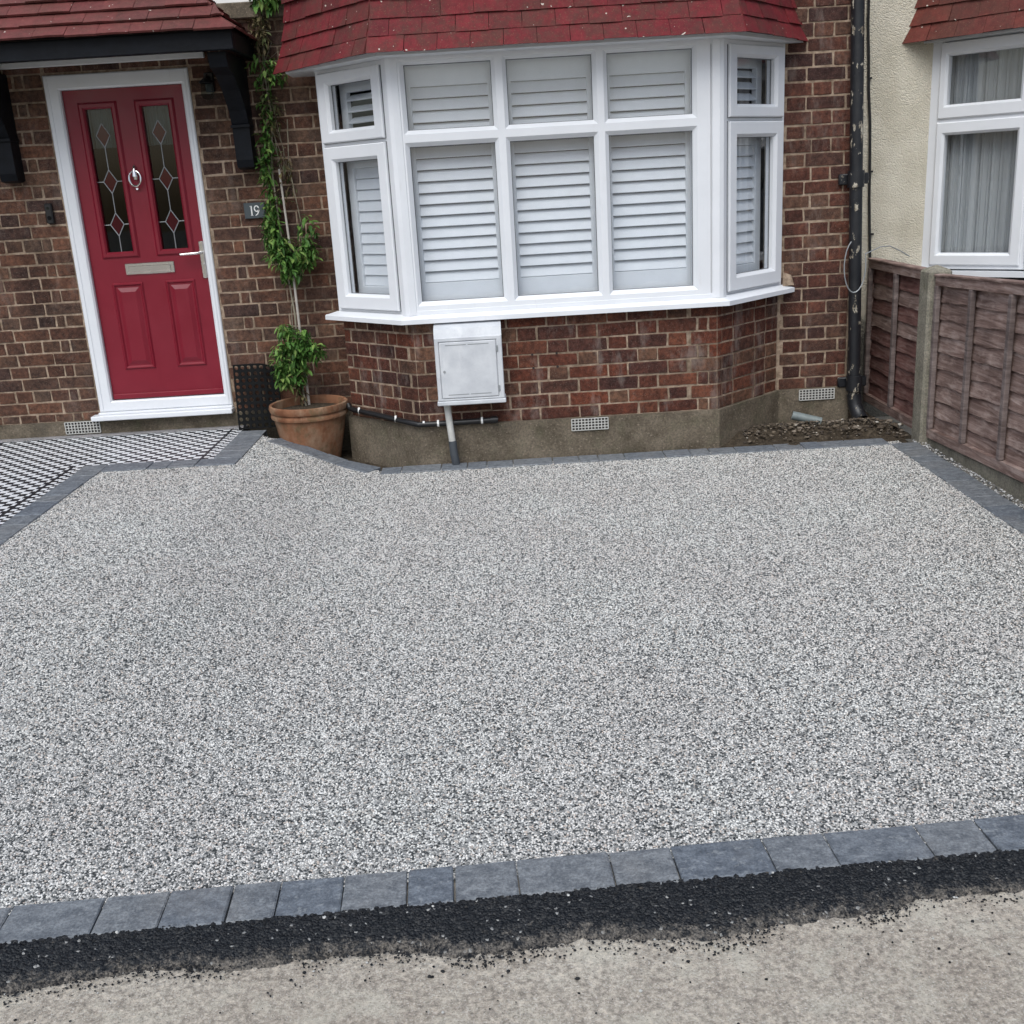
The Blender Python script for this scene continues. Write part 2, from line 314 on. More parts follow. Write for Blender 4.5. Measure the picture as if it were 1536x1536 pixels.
MAT['duct_dark'] = plain('duct_dark', (.06, .068, .078), .5, 0, .2, 25)
def sheer():
    m = bpy.data.materials.new('sheer_curtain'); m.use_nodes = True; nt = m.node_tree; nt.nodes.clear()
    out = nt.nodes.new('ShaderNodeOutputMaterial'); mx = nt.nodes.new('ShaderNodeMixShader'); mx.inputs[0].default_value = .48
    d = nt.nodes.new('ShaderNodeBsdfDiffuse'); d.inputs[0].default_value = (.80, .83, .83, 1)
    t = nt.nodes.new('ShaderNodeBsdfTransparent'); L(nt, d.outputs[0], mx.inputs[1]); L(nt, t.outputs[0], mx.inputs[2]); L(nt, mx.outputs[0], out.inputs[0]); return m
MAT['sheer'] = sheer()

for k_ in ('brick_brown', 'brick_red', 'brick_plum', 'mortar', 'plinth', 'bay_tile', 'porch_tile', 'neigh_tile', 'fence_wood', 'fence_red', 'batten', 'soil', 'pavement', 'terracotta', 'pebbledash', 'concrete_post', 'tarmac', 'crumbs', 'leaf'): matte(MAT[k_], .22)
# ------------------------------------------------------------------ mesh helpers
class MB:
    def __init__(s): s.v = []; s.f = []
    def add(s, vs, fs):
        o = len(s.v); s.v += [tuple(q) for q in vs]; s.f += [tuple(i + o for i in f) for f in fs]; return s
    def box(s, x0, x1, y0, y1, z0, z1, ch=0.0):
        if ch <= 0:
            v = [(x0, y0, z0), (x1, y0, z0), (x1, y1, z0), (x0, y1, z0), (x0, y0, z1), (x1, y0, z1), (x1, y1, z1), (x0, y1, z1)]
            return s.add(v, [(0, 3, 2, 1), (4, 5, 6, 7), (0, 1, 5, 4), (1, 2, 6, 5), (2, 3, 7, 6), (3, 0, 4, 7)])
        v, f = cbox(x0, x1, y0, y1, z0, z1, ch); return s.add(v, f)
    def prism(s, poly, z0, z1):            # poly ccw seen from above
        n = len(poly); v = [(x, y, z0) for x, y in poly] + [(x, y, z1) for x, y in poly]
        f = [tuple(range(n - 1, -1, -1)), tuple(range(n, 2 * n))] + [(i, (i + 1) % n, n + (i + 1) % n, n + i) for i in range(n)]
        return s.add(v, f)
    def tube(s, pts, r, seg=10, cap=True):
        pts = [Vector(p) for p in pts]; k = len(pts); rs = r if isinstance(r, (list, tuple)) else [r] * k
        vs, fs = [], []
        prev = None
        for i, p in enumerate(pts):
            t = (pts[min(i + 1, k - 1)] - pts[max(i - 1, 0)]).normalized()
            if prev is None:
                a = Vector((0, 0, 1)) if abs(t.z) < .9 else Vector((1, 0, 0)); n = t.cross(a).normalized()
            else: n = (prev - t * prev.dot(t)).normalized()
            prev = n; b = t.cross(n)
            for j in range(seg):
                a = 2 * math.pi * j / seg; vs.append(p + (n * math.cos(a) + b * math.sin(a)) * rs[i])
        for i in range(k - 1):
            for j in range(seg):
                fs.append((i * seg + j, i * seg + (j + 1) % seg, (i + 1) * seg + (j + 1) % seg, (i + 1) * seg + j))
        if cap: fs += [tuple(range(seg - 1, -1, -1)), tuple(range((k - 1) * seg, k * seg))]
        return s.add(vs, fs)
    def lathe(s, prof, cx, cy, seg=40):
        vs, fs = [], []
        for r, z in prof:
            for j in range(seg):
                a = 2 * math.pi * j / seg; vs.append((cx + r * math.cos(a), cy + r * math.sin(a), z))
        for i in range(len(prof) - 1):
            for j in range(seg):
                fs.append((i * seg + j, i * seg + (j + 1) % seg, (i + 1) * seg + (j + 1) % seg, (i + 1) * seg + j))
        return s.add(vs, fs)
    def xf(s, m):
        s.v = [tuple(m @ Vector(q)) for q in s.v]; return s
    def mesh(s, name, mat, smooth=False):
        me = bpy.data.meshes.new(name); me.from_pydata(s.v, [], s.f)
        if mat: me.materials.append(mat)
        if smooth:
            me.polygons.foreach_set('use_smooth', [True] * len(me.polygons))
        me.update(); return me
    def build(s, name, mat, parent=None, smooth=False, sharp=None):
        me = s.mesh(name, mat, smooth)
        if smooth and sharp is None: sharp = 40
        if smooth: me.set_sharp_from_angle(angle=math.radians(sharp))
        return link(name, me, parent)
def cbox(x0, x1, y0, y1, z0, z1, c):
    P = []
    X = (x0, x1); Y = (y0, y1); Z = (z0, z1); idx = {}
    for i in (0, 1):
        for j in (0, 1):
            for k in (0, 1):
                sx, sy, sz = (1 if i == 0 else -1), (1 if j == 0 else -1), (1 if k == 0 else -1)
                for ax in range(3):
                    q = [X[i] + sx * c, Y[j] + sy * c, Z[k] + sz * c]; q[ax] = (X[i], Y[j], Z[k])[ax]
                    idx[(i, j, k, ax)] = len(P); P.append(tuple(q))
    F = []
    def quad(a): F.append(tuple(idx[t] for t in a))
    for s in (0, 1):
        quad([(s, 0, 0, 0), (s, 0, 1, 0), (s, 1, 1, 0), (s, 1, 0, 0)] if s == 0 else [(s, 0, 0, 0), (s, 1, 0, 0), (s, 1, 1, 0), (s, 0, 1, 0)])
        quad([(0, s, 0, 1), (1, s, 0, 1), (1, s, 1, 1), (0, s, 1, 1)] if s == 0 else [(0, s, 0, 1), (0, s, 1, 1), (1, s, 1, 1), (1, s, 0, 1)])
        quad([(0, 0, s, 2), (0, 1, s, 2), (1, 1, s, 2), (1, 0, s, 2)] if s == 0 else [(0, 0, s, 2), (1, 0, s, 2), (1, 1, s, 2), (0, 1, s, 2)])
    for a in (0, 1):
        for b in (0, 1):
            e = [(0, a, b, 1), (1, a, b, 1), (1, a, b, 2), (0, a, b, 2)]; F.append(tuple(idx[t] for t in (e if (a + b) % 2 else e[::-1])))
            e = [(a, 0, b, 0), (a, 1, b, 0), (a, 1, b, 2), (a, 0, b, 2)]; F.append(tuple(idx[t] for t in (e[::-1] if (a + b) % 2 else e)))
            e = [(a, b, 0, 0), (a, b, 1, 0), (a, b, 1, 1), (a, b, 0, 1)]; F.append(tuple(idx[t] for t in (e if (a + b) % 2 else e[::-1])))
    for i in (0, 1):
        for j in (0, 1):
            for k in (0, 1):
                t = [(i, j, k, 0), (i, j, k, 1), (i, j, k, 2)]; F.append(tuple(idx[q] for q in (t if (i + j + k) % 2 else t[::-1])))
    return P, F
def link(name, data, parent=None):
    o = bpy.data.objects.new(name, data); COL.objects.link(o)
    if parent is not None: o.parent = parent
    return o
def tag(o, label=None, cat=None, group=None, kind=None):
    if label: o['label'] = label
    if cat: o['category'] = cat
    if group: o['group'] = group
    if kind: o['kind'] = kind
    return o
def thing(name, label, cat, loc=(0, 0, 0), group=None):
    return tag(bpy_empty(name, loc), label, cat, group)
def bpy_empty(name, loc=(0, 0, 0)):
    o = bpy.data.objects.new(name, None); COL.objects.link(o); o.empty_display_size = .1; return o    # at the world origin: parts keep world coordinates
def frame_m(ox, oy, ux, uy):
    """local x along the wall (ux,uy), local y into the wall, z up: outward is -y"""
    u = Vector((ux, uy, 0)).normalized(); d = Vector((-u.y, u.x, 0))
    m = Matrix(((u.x, d.x, 0, ox), (u.y, d.y, 0, oy), (0, 0, 1, 0), (0, 0, 0, 1))); return m
def ring_frame(mb, m, u0, u1, z0, z1, g0, g1, h0, h1, back, top, cin=.012, cout=.004, outer=True):
    """mitred frame: outer rect u0..u1,z0..z1, opening g0..g1,h0..h1; 'top' = how far it stands out of the wall plane"""
    def rect(a, b, c, d, y): return [(a, y, c), (b, y, c), (b, y, d), (a, y, d)]
    rings = [rect(u0, u1, z0, z1, -back), rect(u0, u1, z0, z1, -(top - cout)), rect(u0 + cout, u1 - cout, z0 + cout, z1 - cout, -top),
             rect(g0 - cin, g1 + cin, h0 - cin, h1 + cin, -top), rect(g0, g1, h0, h1, -(top - cin)), rect(g0, g1, h0, h1, -back)]
    v = [q for r in rings for q in r]; f = []
    for k in range(0 if outer else 1, 5):
        for i in range(4):
            j = (i + 1) % 4; f.append((k * 4 + i, k * 4 + j, k * 4 + 4 + j, k * 4 + 4 + i))
    b = MB().add(v, f); b.xf(m); mb.add(b.v, b.f)
ID = Matrix.Identity(4)
def lbox(mb, m, u0, u1, n0, n1, z0, z1, ch=0):     # n = distance outwards from the plane
    b = MB().box(u0, u1, -n1, -n0, z0, z1, ch).xf(m); mb.add(b.v, b.f)

# ------------------------------------------------------------------ levels
E0 = 0.267          # recessed entrance wall
D = 0.424           # bay projection
ZB, CO = 0.2434, 0.075
PS = 0.2209
def smooth(t): t = max(0, min(1, t)); return t * t * (3 - 2 * t)
def zg(x, y):
    base = .03 * max(0, min(1, (y + 4.1) / 3.5))
    s = smooth((-.72 - x) / .8); t = smooth((y + 4.15) / 1.9)
    return base + (.175 - base) * s * t

# ================================================================== SETTING
g = MB().add([(-60, -60, -.06), (60, -60, -.06), (60, 60, -.06), (-60, 60, -.06)], [(0, 1, 2, 3)]).build('ground', MAT['ground']); tag(g, kind='structure')
# footway, gently uneven
nx, ny = 120, 90; vs_, fs_ = [], []
for j in range(ny + 1):
    for i in range(nx + 1):
        x = -5 + 10 * i / nx; y = -10.5 + (6.35) * j / ny
        vs_.append((x, y, -.012 + .006 * noise.noise(Vector((x * 1.1, y * 1.1, 0)))))
for j in range(ny):
    for i in range(nx): a = j * (nx + 1) + i; fs_.append((a, a + 1, a + nx + 2, a + nx + 1))
tag(MB().add(vs_, fs_).build('pavement', MAT['pavement'], smooth=True), kind='structure')
tag(MB().box(-12, 12, -20, -10.5, -.12, -.05).build('road', MAT['tarmac']), kind='structure')

# driveway sheet
def inside(x, y, poly):
    c = False; n = len(poly)
    for i in range(n):
        x1, y1 = poly[i]; x2, y2 = poly[(i + 1) % n]
        if (y1 > y) != (y2 > y) and x < (x2 - x1) * (y - y1) / (y2 - y1) + x1: c = not c
    return c
dpoly = [(-2.25, -4.26), (2.19, -4.10), (2.19, -.53), (-.70, -.53), (-1.42, -.09), (-1.53, -.02), (-1.53, -.67), (-2.25, -.67)]
S_ = .03; nx, ny = 149, 144; vs_ = []; fs_ = []; x0, y0 = -2.26, -4.28
for j in range(ny + 1):
    for i in range(nx + 1):
        x = x0 + i * S_; y = y0 + j * S_
        vs_.append((x, y, zg(x, y) + .0022 * noise.noise(Vector((x * 2.3, y * 2.3, 3)))))
for j in range(ny):
    for i in range(nx):
        if inside(x0 + (i + .5) * S_, y0 + (j + .5) * S_, dpoly):
            a = j * (nx + 1) + i; fs_.append((a, a + 1, a + nx + 2, a + nx + 1))
drive = tag(MB().add(vs_, fs_).build('driveway', MAT['resin'], smooth=True), kind='structure')
def stone_mat():
    m, nt, b = new_mat('drive_stone'); oi = N(nt, 'ShaderNodeObjectInfo')
    c = ramp(nt, oi.outputs['Random'], [(0, (.030, .034, .035)), (.10, (.075, .080, .080)), (.20, (.22, .22, .21)), (.29, (.43, .42, .395)), (.45, (.60, .59, .56)), (.64, (.70, .685, .645)), (.83, (.77, .755, .715)), (.93, (.53, .46, .40))], 'CONSTANT')
    p = coord(nt, 'Position')
    c = mixc(nt, 1.0, c, ramp(nt, noise_(nt, p, 1.5, 4, .6), [(.36, (.95, .935, .94)), (.5, (.99, .99, 1.0)), (.64, (1.01, 1.03, 1.04))]), 'MULTIPLY')
    L(nt, c, b.inputs['Base Color']); b.inputs['Roughness'].default_value = .45; return m
MAT['drive_stone'] = stone_mat()
ng = bpy.data.node_groups.new('scatter_stones', 'GeometryNodeTree')
ng.interface.new_socket('Geometry', in_out='INPUT', socket_type='NodeSocketGeometry'); ng.interface.new_socket('Geometry', in_out='OUTPUT', socket_type='NodeSocketGeometry')
gi = ng.nodes.new('NodeGroupInput'); go = ng.nodes.new('NodeGroupOutput')
dp = ng.nodes.new('GeometryNodeDistributePointsOnFaces'); dp.distribute_method = 'POISSON'; dp.inputs['Distance Min'].default_value = .0044; dp.inputs['Density Max'].default_value = 36000; dp.inputs['Seed'].default_value = 4
ic = ng.nodes.new('GeometryNodeMeshIcoSphere'); ic.inputs['Radius'].default_value = .0035; ic.inputs['Subdivisions'].default_value = 1
sm_ = ng.nodes.new('GeometryNodeSetMaterial'); sm_.inputs['Material'].default_value = MAT['drive_stone']
ip = ng.nodes.new('GeometryNodeInstanceOnPoints')
rr_ = ng.nodes.new('FunctionNodeRandomValue'); rr_.data_type = 'FLOAT_VECTOR'; rr_.inputs[0].default_value = (-.5, -.5, 0); rr_.inputs[1].default_value = (.5, .5, 6.283)
rs_ = ng.nodes.new('FunctionNodeRandomValue'); rs_.data_type = 'FLOAT_VECTOR'; rs_.inputs[0].default_value = (.65, .55, .5); rs_.inputs[1].default_value = (1.45, 1.05, .85); rs_.inputs['Seed'].default_value = 9
lk = ng.links.new
lk(gi.outputs[0], dp.inputs['Mesh']); lk(ic.outputs['Mesh'], sm_.inputs['Geometry']); lk(dp.outputs['Points'], ip.inputs['Points']); lk(sm_.outputs[0], ip.inputs['Instance'])
lk(rr_.outputs[0], ip.inputs['Rotation']); lk(rs_.outputs[0], ip.inputs['Scale']); lk(ip.outputs[0], go.inputs[0])
stones_o = link('driveway_stones', drive.data.copy())
stones_o.modifiers.new('scatter', 'NODES').node_group = ng
tag(stones_o, 'pale grey and black stones of the resin bound driveway', kind='stuff')

# block edging ------------------------------------------------------
bed = MB()
edging_blocks = []
def block_run(p0, p1, w, lens, start=0.0, trim=None):
    """p0->p1 is the edge facing the drive on the left; blocks lie to the right of it by w"""
    a = Vector((p0[0], p0[1], 0)); b = Vector((p1[0], p1[1], 0)); d = (b - a); Ln = d.length; d.normalize(); n = Vector((d.y, -d.x, 0))
    t = start; i = 0
    while t < Ln - .01:
        l = lens[i % len(lens)]; i += 1
        e = min(t + l, Ln)
        if Ln - e < .04: e = Ln
        edging_blocks.append((a + d * t, d, n, e - t, w)); t = e
    z = lambda q: zg(q.x, q.y) - .03
    q = [a - d * .01, b + d * .01, b + n * w + d * .01, a + n * w - d * .01]
    v = [(k.x, k.y, z(k)) for k in q]; bed.add(v, [(0, 3, 2, 1)])
lens = (.147, .108, .148, .221)
ky = lambda x: -4.137 + .05 * x
fj = [-2.12, -2.01, -1.865, -1.645, -1.498, -1.388, -1.202, -.99, -.843, -.696, -.588, -.44, -.293, -.185, -.039, .18, .328, .548, .696, .918, 1.065, 1.286, 1.434, 1.544, 1.69, 1.91, 2.06, 2.17]
for i in range(len(fj) - 1):
    a = Vector((fj[i], ky(fj[i]), 0)); b = Vector((fj[i + 1], ky(fj[i + 1]), 0)); d = (b - a); l = d.length; d.normalize()
    edging_blocks.append((a, d, Vector((d.y, -d.x, 0)), l, .134))
bed.add([(fj[0], ky(fj[0]), -.03), (fj[-1], ky(fj[-1]), -.03), (fj[-1], ky(fj[-1]) - .13, -.03), (fj[0], ky(fj[0]) - .13, -.03)], [(0, 3, 2, 1)])
block_run((2.115, -.597), (-.715, -.597), .134, (.221, .147, .108, .147))             # along the house: drive to the south, blocks to the north
block_run((2.115, -4.0), (2.115, -.601), .145, (.147, .221, .147, .108))              # beside the fence
block_run((-.79, -.561), (-1.405, -.205), .132, (.221, .148, .221))                   # round the pot
block_run((-1.610, .075), (-1.610, -.600), -.148, (.147, .221, .147, .108))           # side of the landing (blocks to the east)
def add_block_run_simple(p0, p1, side, w, lens):
    a = Vector((p0[0], p0[1], 0)); b = Vector((p1[0], p1[1], 0)); d = (b - a).normalized(); n = Vector((d.y, -d.x, 0)) * side
    Ln = (b - a).length; t = 0; i = 0
    while t < Ln - .01:
        l = lens[i % len(lens)]; i += 1; e = min(t + l, Ln)
        if Ln - e < .05: e = Ln
        edging_blocks.append((a + d * t, d, n, e - t, w)); t = e
add_block_run_simple((-1.462, -.604), (-2.186, -.604), -1, .142, (.221, .147, .108, .221))    # front of the landing
add_block_run_simple((-2.319, -.604), (-2.319, -4.05), -1, .131, (.221, .147, .221, .108))    # along the path
border = tag(bed.build('block_border', MAT['grout']), kind='structure')
rb = random.Random(3)
for (a, d, n, l, w) in edging_blocks:
    if l < .02: continue
    g_ = .0035
    mb = MB()
    v, f = cbox(g_ / 2, l - g_ / 2, 0.0, w, -.05, .0, .0035)
    v = [(q[0] + rb.uniform(-.0012, .0012), q[1] + rb.uniform(-.0015, .0015), q[2] + rb.uniform(-.0008, .0008)) for q in v]
    dz = rb.uniform(-.0015, .002)
    vv = []
    for q in v:
        pt = a + d * q[0] + n * q[1]; vv.append((pt.x, pt.y, zg(pt.x, pt.y) + .007 + dz + q[2]))
    if d.x * n.y - d.y * n.x < 0: f = [t[::-1] for t in f]
    mb.add(vv, f).build('paving_block', MAT['block'], border)

# tiled path and landing --------------------------------------------
path = MB(); TZ = .175
path.prism([(-3.3, -2.0), (-2.319, -2.0), (-2.319, -.604), (-1.610, -.604), (-1.610, .20), (-3.3, .20)], -.05, TZ - .004)
ptz = lambda y: TZ if y > -2.2 else zg(-2.4, y)
pys = [-2.0 - .1 * k for k in range(22)]
path.add([(x, y, ptz(y) - .004) for y in pys for x in (-3.3, -2.319)], [(2 * k, 2 * k + 2, 2 * k + 3, 2 * k + 1) for k in range(21)])
path_o = tag(path.build('tiled_path', MAT['grout']), kind='structure')
T = .0425
tile_list = []     # (x0,x1,y0,y1,dark)
def field(xa, xb, ya, yb):
    i0 = math.floor(xa / T); i1 = math.ceil(xb / T); j0 = math.floor(ya / T); j1 = math.ceil(yb / T)
    for i in range(i0, i1):
        for j in range(j0, j1):
            X0, X1, Y0, Y1 = max(xa, i * T), min(xb, (i + 1) * T), max(ya, j * T), min(yb, (j + 1) * T)
            if X1 - X0 > .006 and Y1 - Y0 > .006: tile_list.append((X0, X1, Y0, Y1, (i + j) % 2))
def strip_v(x, ya, yb):                       # checker strip running along y, 2 rows + dark line each side handled by caller
    t = .030; k = 0; y = ya
    while y < yb - .005:
        for r in range(2): tile_list.append((x + r * t, x + (r + 1) * t, y, min(y + t, yb), (k + r) % 2))
        y += t; k += 1
def line_(xa, xb, ya, yb, dark): tile_list.append((xa, xb, ya, yb, dark))
xe = -2.319
strip_v(xe - .066, -4.05, -.604); line_(xe - .006, xe, -2.2, -.604, 0); line_(xe - .084, xe - .066, -2.2, -.574, 1)
for k_ in range(19): line_(xe - .084, xe - .066, -4.05 + k_ * .1, -3.95 + k_ * .1, 1); line_(-3.118, -3.10, -4.05 + k_ * .1, -3.95 + k_ * .1, 1)
field(-3.10, xe - .084, -4.05, .185); line_(-3.118, -3.10, -2.15, .185, 1); strip_v(-3.178, -4.05, .185)
field(xe - .084, -1.700, -.604, .185)
xr = -1.610
line_(-1.700, -1.684, -.604, .185, 1); strip_v(-1.684, -.604, .185); line_(-1.624, -1.619, -.604, .185, 0); line_(-1.619, -1.611, -.604, .185, 1)
# keep only one owner for each spot: border strips win over field
cx_, cy_ = 0, -6.3
tile_list.sort(key=lambda t: -((t[1] - t[0]) * (t[3] - t[2])) / (((t[0] - cx_) ** 2 + (t[2] - cy_) ** 2)))
def in_view(t):
    x, y = (t[0] + t[1]) / 2, (t[2] + t[3]) / 2
    return x > -.535 * (y + 6.3) * 0.92 - .06 and y < .186
vis = [t for t in tile_list if in_view(t)]; rest_t = [t for t in tile_list if not in_view(t)]
tm = {}
def tile_mesh(dark):
    if dark not in tm:
        tm[dark] = MB().box(-.5, .5, -.5, .5, -.006, .0).mesh('tile', MAT['tile_black' if dark else 'tile_white'])
    return tm[dark]
rt_ = random.Random(5)
for t in vis[:300]:
    o = link('tile', tile_mesh(t[4]), path_o); o.location = ((t[0] + t[1]) / 2, (t[2] + t[3]) / 2, TZ + rt_.uniform(-.0006, .0006)); o.scale = (t[1] - t[0] - .0012, t[3] - t[2] - .0012, 1)
for dark in (0, 1):
    mb = MB()
    for t in vis[300:] + rest_t:
        if t[4] == dark: zt_ = ptz((t[2] + t[3]) / 2); mb.box(t[0] + .0009, t[1] - .0009, t[2] + .0009, t[3] - .0009, zt_ - .006, zt_ + rt_.uniform(-.0006, .0006))
    if mb.v: tag(mb.build('small_tiles', MAT['tile_black' if dark else 'tile_white'], path_o), kind='stuff')
MB().box(-3.3, -1.612, .203, E0 - .012, .10, TZ + .004, .003).build('flagstone_strip', MAT['flag'], path_o)

# soil in the gap behind the border ----------------------------------
vs_, fs_ = [], []; nx, ny = 170, 40; x0, x1, y0, y1 = -1.46, 2.32, -.56, .45
for j in range(ny + 1):
    for i in range(nx + 1):
        x = x0 + (x1 - x0) * i / nx; y = y0 + (y1 - y0) * j / ny
        hump = smooth((x - 1.0) / .5) * smooth((2.45 - x) / .35)
        z = -.02 + .085 * hump * math.exp(-((y + .27) / .17) ** 2) * (.75 + .5 * noise.noise(Vector((x * 5, y * 5, 1)))) + .022 * hump * noise.noise(Vector((x * 17, y * 17, 4))) + .006 * noise.noise(Vector((x * 45, y * 45, 7)))
        z += .035 * hump
        z += .028 * smooth((x - .75) / .25) * (1 - smooth((x - 1.15) / .3))
        vs_.append((x, y, z))
for j in range(ny):
    for i in range(nx): a = j * (nx + 1) + i; fs_.append((a, a + 1, a + nx + 2, a + nx + 1))
soil_o = tag(MB().add(vs_, fs_).build('soil', MAT['soil'], smooth=True), kind='structure')
def pebble(mb, c, r, rnd, flat=.7):
    ph = (1 + 5 ** .5) / 2
    base = [(-1, ph, 0), (1, ph, 0), (-1, -ph, 0), (1, -ph, 0), (0, -1, ph), (0, 1, ph), (0, -1, -ph), (0, 1, -ph), (ph, 0, -1), (ph, 0, 1), (-ph, 0, -1), (-ph, 0, 1)]
    F = [(0, 11, 5), (0, 5, 1), (0, 1, 7), (0, 7, 10), (0, 10, 11), (1, 5, 9), (5, 11, 4), (11, 10, 2), (10, 7, 6), (7, 1, 8), (3, 9, 4), (3, 4, 2), (3, 2, 6), (3, 6, 8), (3, 8, 9), (4, 9, 5), (2, 4, 11), (6, 2, 10), (8, 6, 7), (9, 8, 1)]
    sx, sy, sz = rnd.uniform(.7, 1.3), rnd.uniform(.7, 1.3), rnd.uniform(.6, 1) * flat; a = rnd.uniform(0, 6.28); ca, sa = math.cos(a), math.sin(a)
    vs = []
    for x, y, z in base:
        k = r / 1.9 * rnd.uniform(.75, 1.2); x, y, z = x * k * sx, y * k * sy, z * k * sz
        vs.append((c[0] + x * ca - y * sa, c[1] + x * sa + y * ca, c[2] + z))
    mb.add(vs, F)
rs = random.Random(11); mb = MB()
for k in range(1500):
    x = rs.uniform(.95, 2.28); y = rs.gauss(-.28, .10)
    if y < -.45 or y > .4: continue
    if x < 1.25 and rs.random() < .6: continue
    hump = smooth((x - 1.0) / .5) * smooth((2.45 - x) / .35)
    z = -.02 + .085 * hump * math.exp(-((y + .27) / .17) ** 2) + .035 * hump
    pebble(mb, (x, y, z + .004), rs.choice((.003, .004, .005, .006, .008, .012)), rs)
for k in range(46):
    pebble(mb, (rs.uniform(1.9, 2.27), rs.uniform(-.40, -.2), .078), rs.uniform(.008, .026), rs)
tag(mb.build('soil_rubble', MAT['rubble']), 'loose stones and clods on the dug soil below the right wall', kind='stuff')
mb = MB()
for k in range(700):
    y = rs.uniform(-3.2, -.48); pebble(mb, (rs.uniform(2.258, 2.308), y, zg(2, y) + .000), rs.uniform(.003, .0065), rs)
tag(mb.build('loose_stone_chips', MAT['chips']), 'loose pale stone chips between the block border and the fence', kind='stuff')
tag(MB().box(2.25, 2.6, -4.0, -.45, -.05, .018).build('gravel_bed', MAT['ground']), kind='structure')

# tarmac infill ------------------------------------------------------
def tar_edge(x): return -4.400 + .055 * x - .030 * math.sin(x * 3.1 + .6) + .030 * noise.noise(Vector((x * 4, 0, 0))) + .016 * noise.noise(Vector((x * 15, 2, 0)))
vs_, fs_ = [], []; nx, ny = 620, 52
for j in range(ny + 1):
    for i in range(nx + 1):
        x = -2.2 + 4.4 * i / nx; ya = ky(x) - .128; yb = tar_edge(x) - .03; t = j / ny; y = ya + (yb - ya) * t
        h = .0085 * (1 - smooth((t - .45) / .55)) - .016 * smooth((t - .72) / .28)
        h += .0052 * noise.noise(Vector((x * 120, y * 120, 0))) + .004 * noise.noise(Vector((x * 45, y * 45, 5)))
        vs_.append((x, y, h - .002))
for j in range(ny):
    for i in range(nx): a = j * (nx + 1) + i; fs_.append((a, a + nx + 1, a + nx + 2, a + 1))
ts_o = tag(MB().add(vs_, fs_).build('tarmac_strip', MAT['tarmac'], smooth=True, sharp=60), kind='structure')
ea = ts_o.data.attributes.new('edge', 'FLOAT', 'POINT')            # how far towards the feathered, dusty edge
ea.data.foreach_set('value', [j / ny for j in range(ny + 1) for i in range(nx + 1)])
mb = MB(); rs = random.Random(21)
for k in range(4200):
    x = rs.uniform(-1.6, 1.6)
    if noise.noise(Vector((x * 6, 8, 0))) + rs.uniform(-.5, .5) < 0: continue
    e = tar_edge(x) - .03; y = e + rs.gauss(.004, .013)
    if y > ky(x) - .14: continue
    pebble(mb, (x, y, -.008 + (.004 if y > e else 0)), rs.uniform(.0010, .0030), rs, .8)
for k in range(700):
    x = rs.uniform(-1.6, 1.6); y = ky(x) - .134 - abs(rs.gauss(0, .012)) + .004
    pebble(mb, (x, y, .006), rs.uniform(.003, .0055), rs, .8)
for k in range(150):
    x = rs.uniform(-1.3, 1.3); y = tar_edge(x) - .03 - abs(rs.gauss(.0, .10)) - .004
    pebble(mb, (x, y, -.009), rs.choice((.0012, .0015, .002, .0022, .003, .0045)), rs, .8)
tag(mb.build('tarmac_crumbs', MAT['crumbs']), 'black tarmac crumbs scattered along the ragged edge on the pavement', kind='stuff')

# ================================================================== OUR HOUSE
house = thing('brick_house', 'dark red brick house with white bay window and red front door', 'house')
wall = MB()
BC = 0.355
Pl, Cl, Cr, Pr = (-.92, 0.0), (-.48, -D), (1.19, -D), (1.633, 0.0)
rc = .0035   # mortar sits this far behind the brick faces
wall.box(-6.0, -2.50, E0 + rc, E0 + .25, .10, 2.49); wall.box(-1.71, -.90, E0 + rc, E0 + .25, .0, 2.49); wall.box(-2.50, -1.71, E0 + rc, E0 + .25, 2.25, 2.49)
wall.box(1.60, 2.05, rc, .25, .0, 3.0)
def off(poly, o):
    """offset the bay polyline outwards by o (ends slide along y=const)"""
    (a, b, c, d) = poly; k = math.tan(math.radians(22.0))
    return [(a[0] - o * 1.41, a[1]), (b[0] - o * k, b[1] - o), (c[0] + o * k, c[1] - o), (d[0] + o * 1.41, d[1])]
BAY = [Pl, Cl, Cr, Pr]
q = off(BAY, -rc); wall.prism([(q[0][0], .26), q[0], q[1], q[2], q[3], (q[3][0], .26)], -.1, .83)
wall_o = wall.build('wall', MAT['mortar'], house)

# bricks -------------------------------------------------------------
bricks = []    # (matrix placing the brick centre/front, length, material, score)
def rows(z0, z1):
    j = math.floor((z0 - ZB) / CO + 1e-6); out = []
    while ZB + j * CO < z1 - .01:
        out.append((j, max(z0, ZB + j * CO), min(z1, ZB + (j + 1) * CO))); j += 1
    return out
def seq(anchor, first, pat, lo, hi):
    """pieces of lengths 'pat' repeated both ways from anchor (pat[first] starts there)"""
    out = []; x = anchor; i = first
    while x < hi:
        l = pat[i % len(pat)]; out.append((x, x + l)); x += l; i += 1
    x = anchor; i = first - 1
    while x > lo:
        l = pat[i % len(pat)]; out.append((x - l, x)); x -= l; i -= 1
    res = []
    for a, b in sorted(out):
        a2, b2 = max(a, lo), min(b, hi)
        if b2 - a2 > .025: res.append((a2, b2))
    return res
S1, H1 = PS, PS / 2
def lay(m, pieces, za, zb, mat, w=1.0):
    for a, b in pieces: bricks.append((m, a, b, za, zb, mat, w))
mL = frame_m(0, E0, 1, 0); mR = frame_m(0, 0, 1, 0)
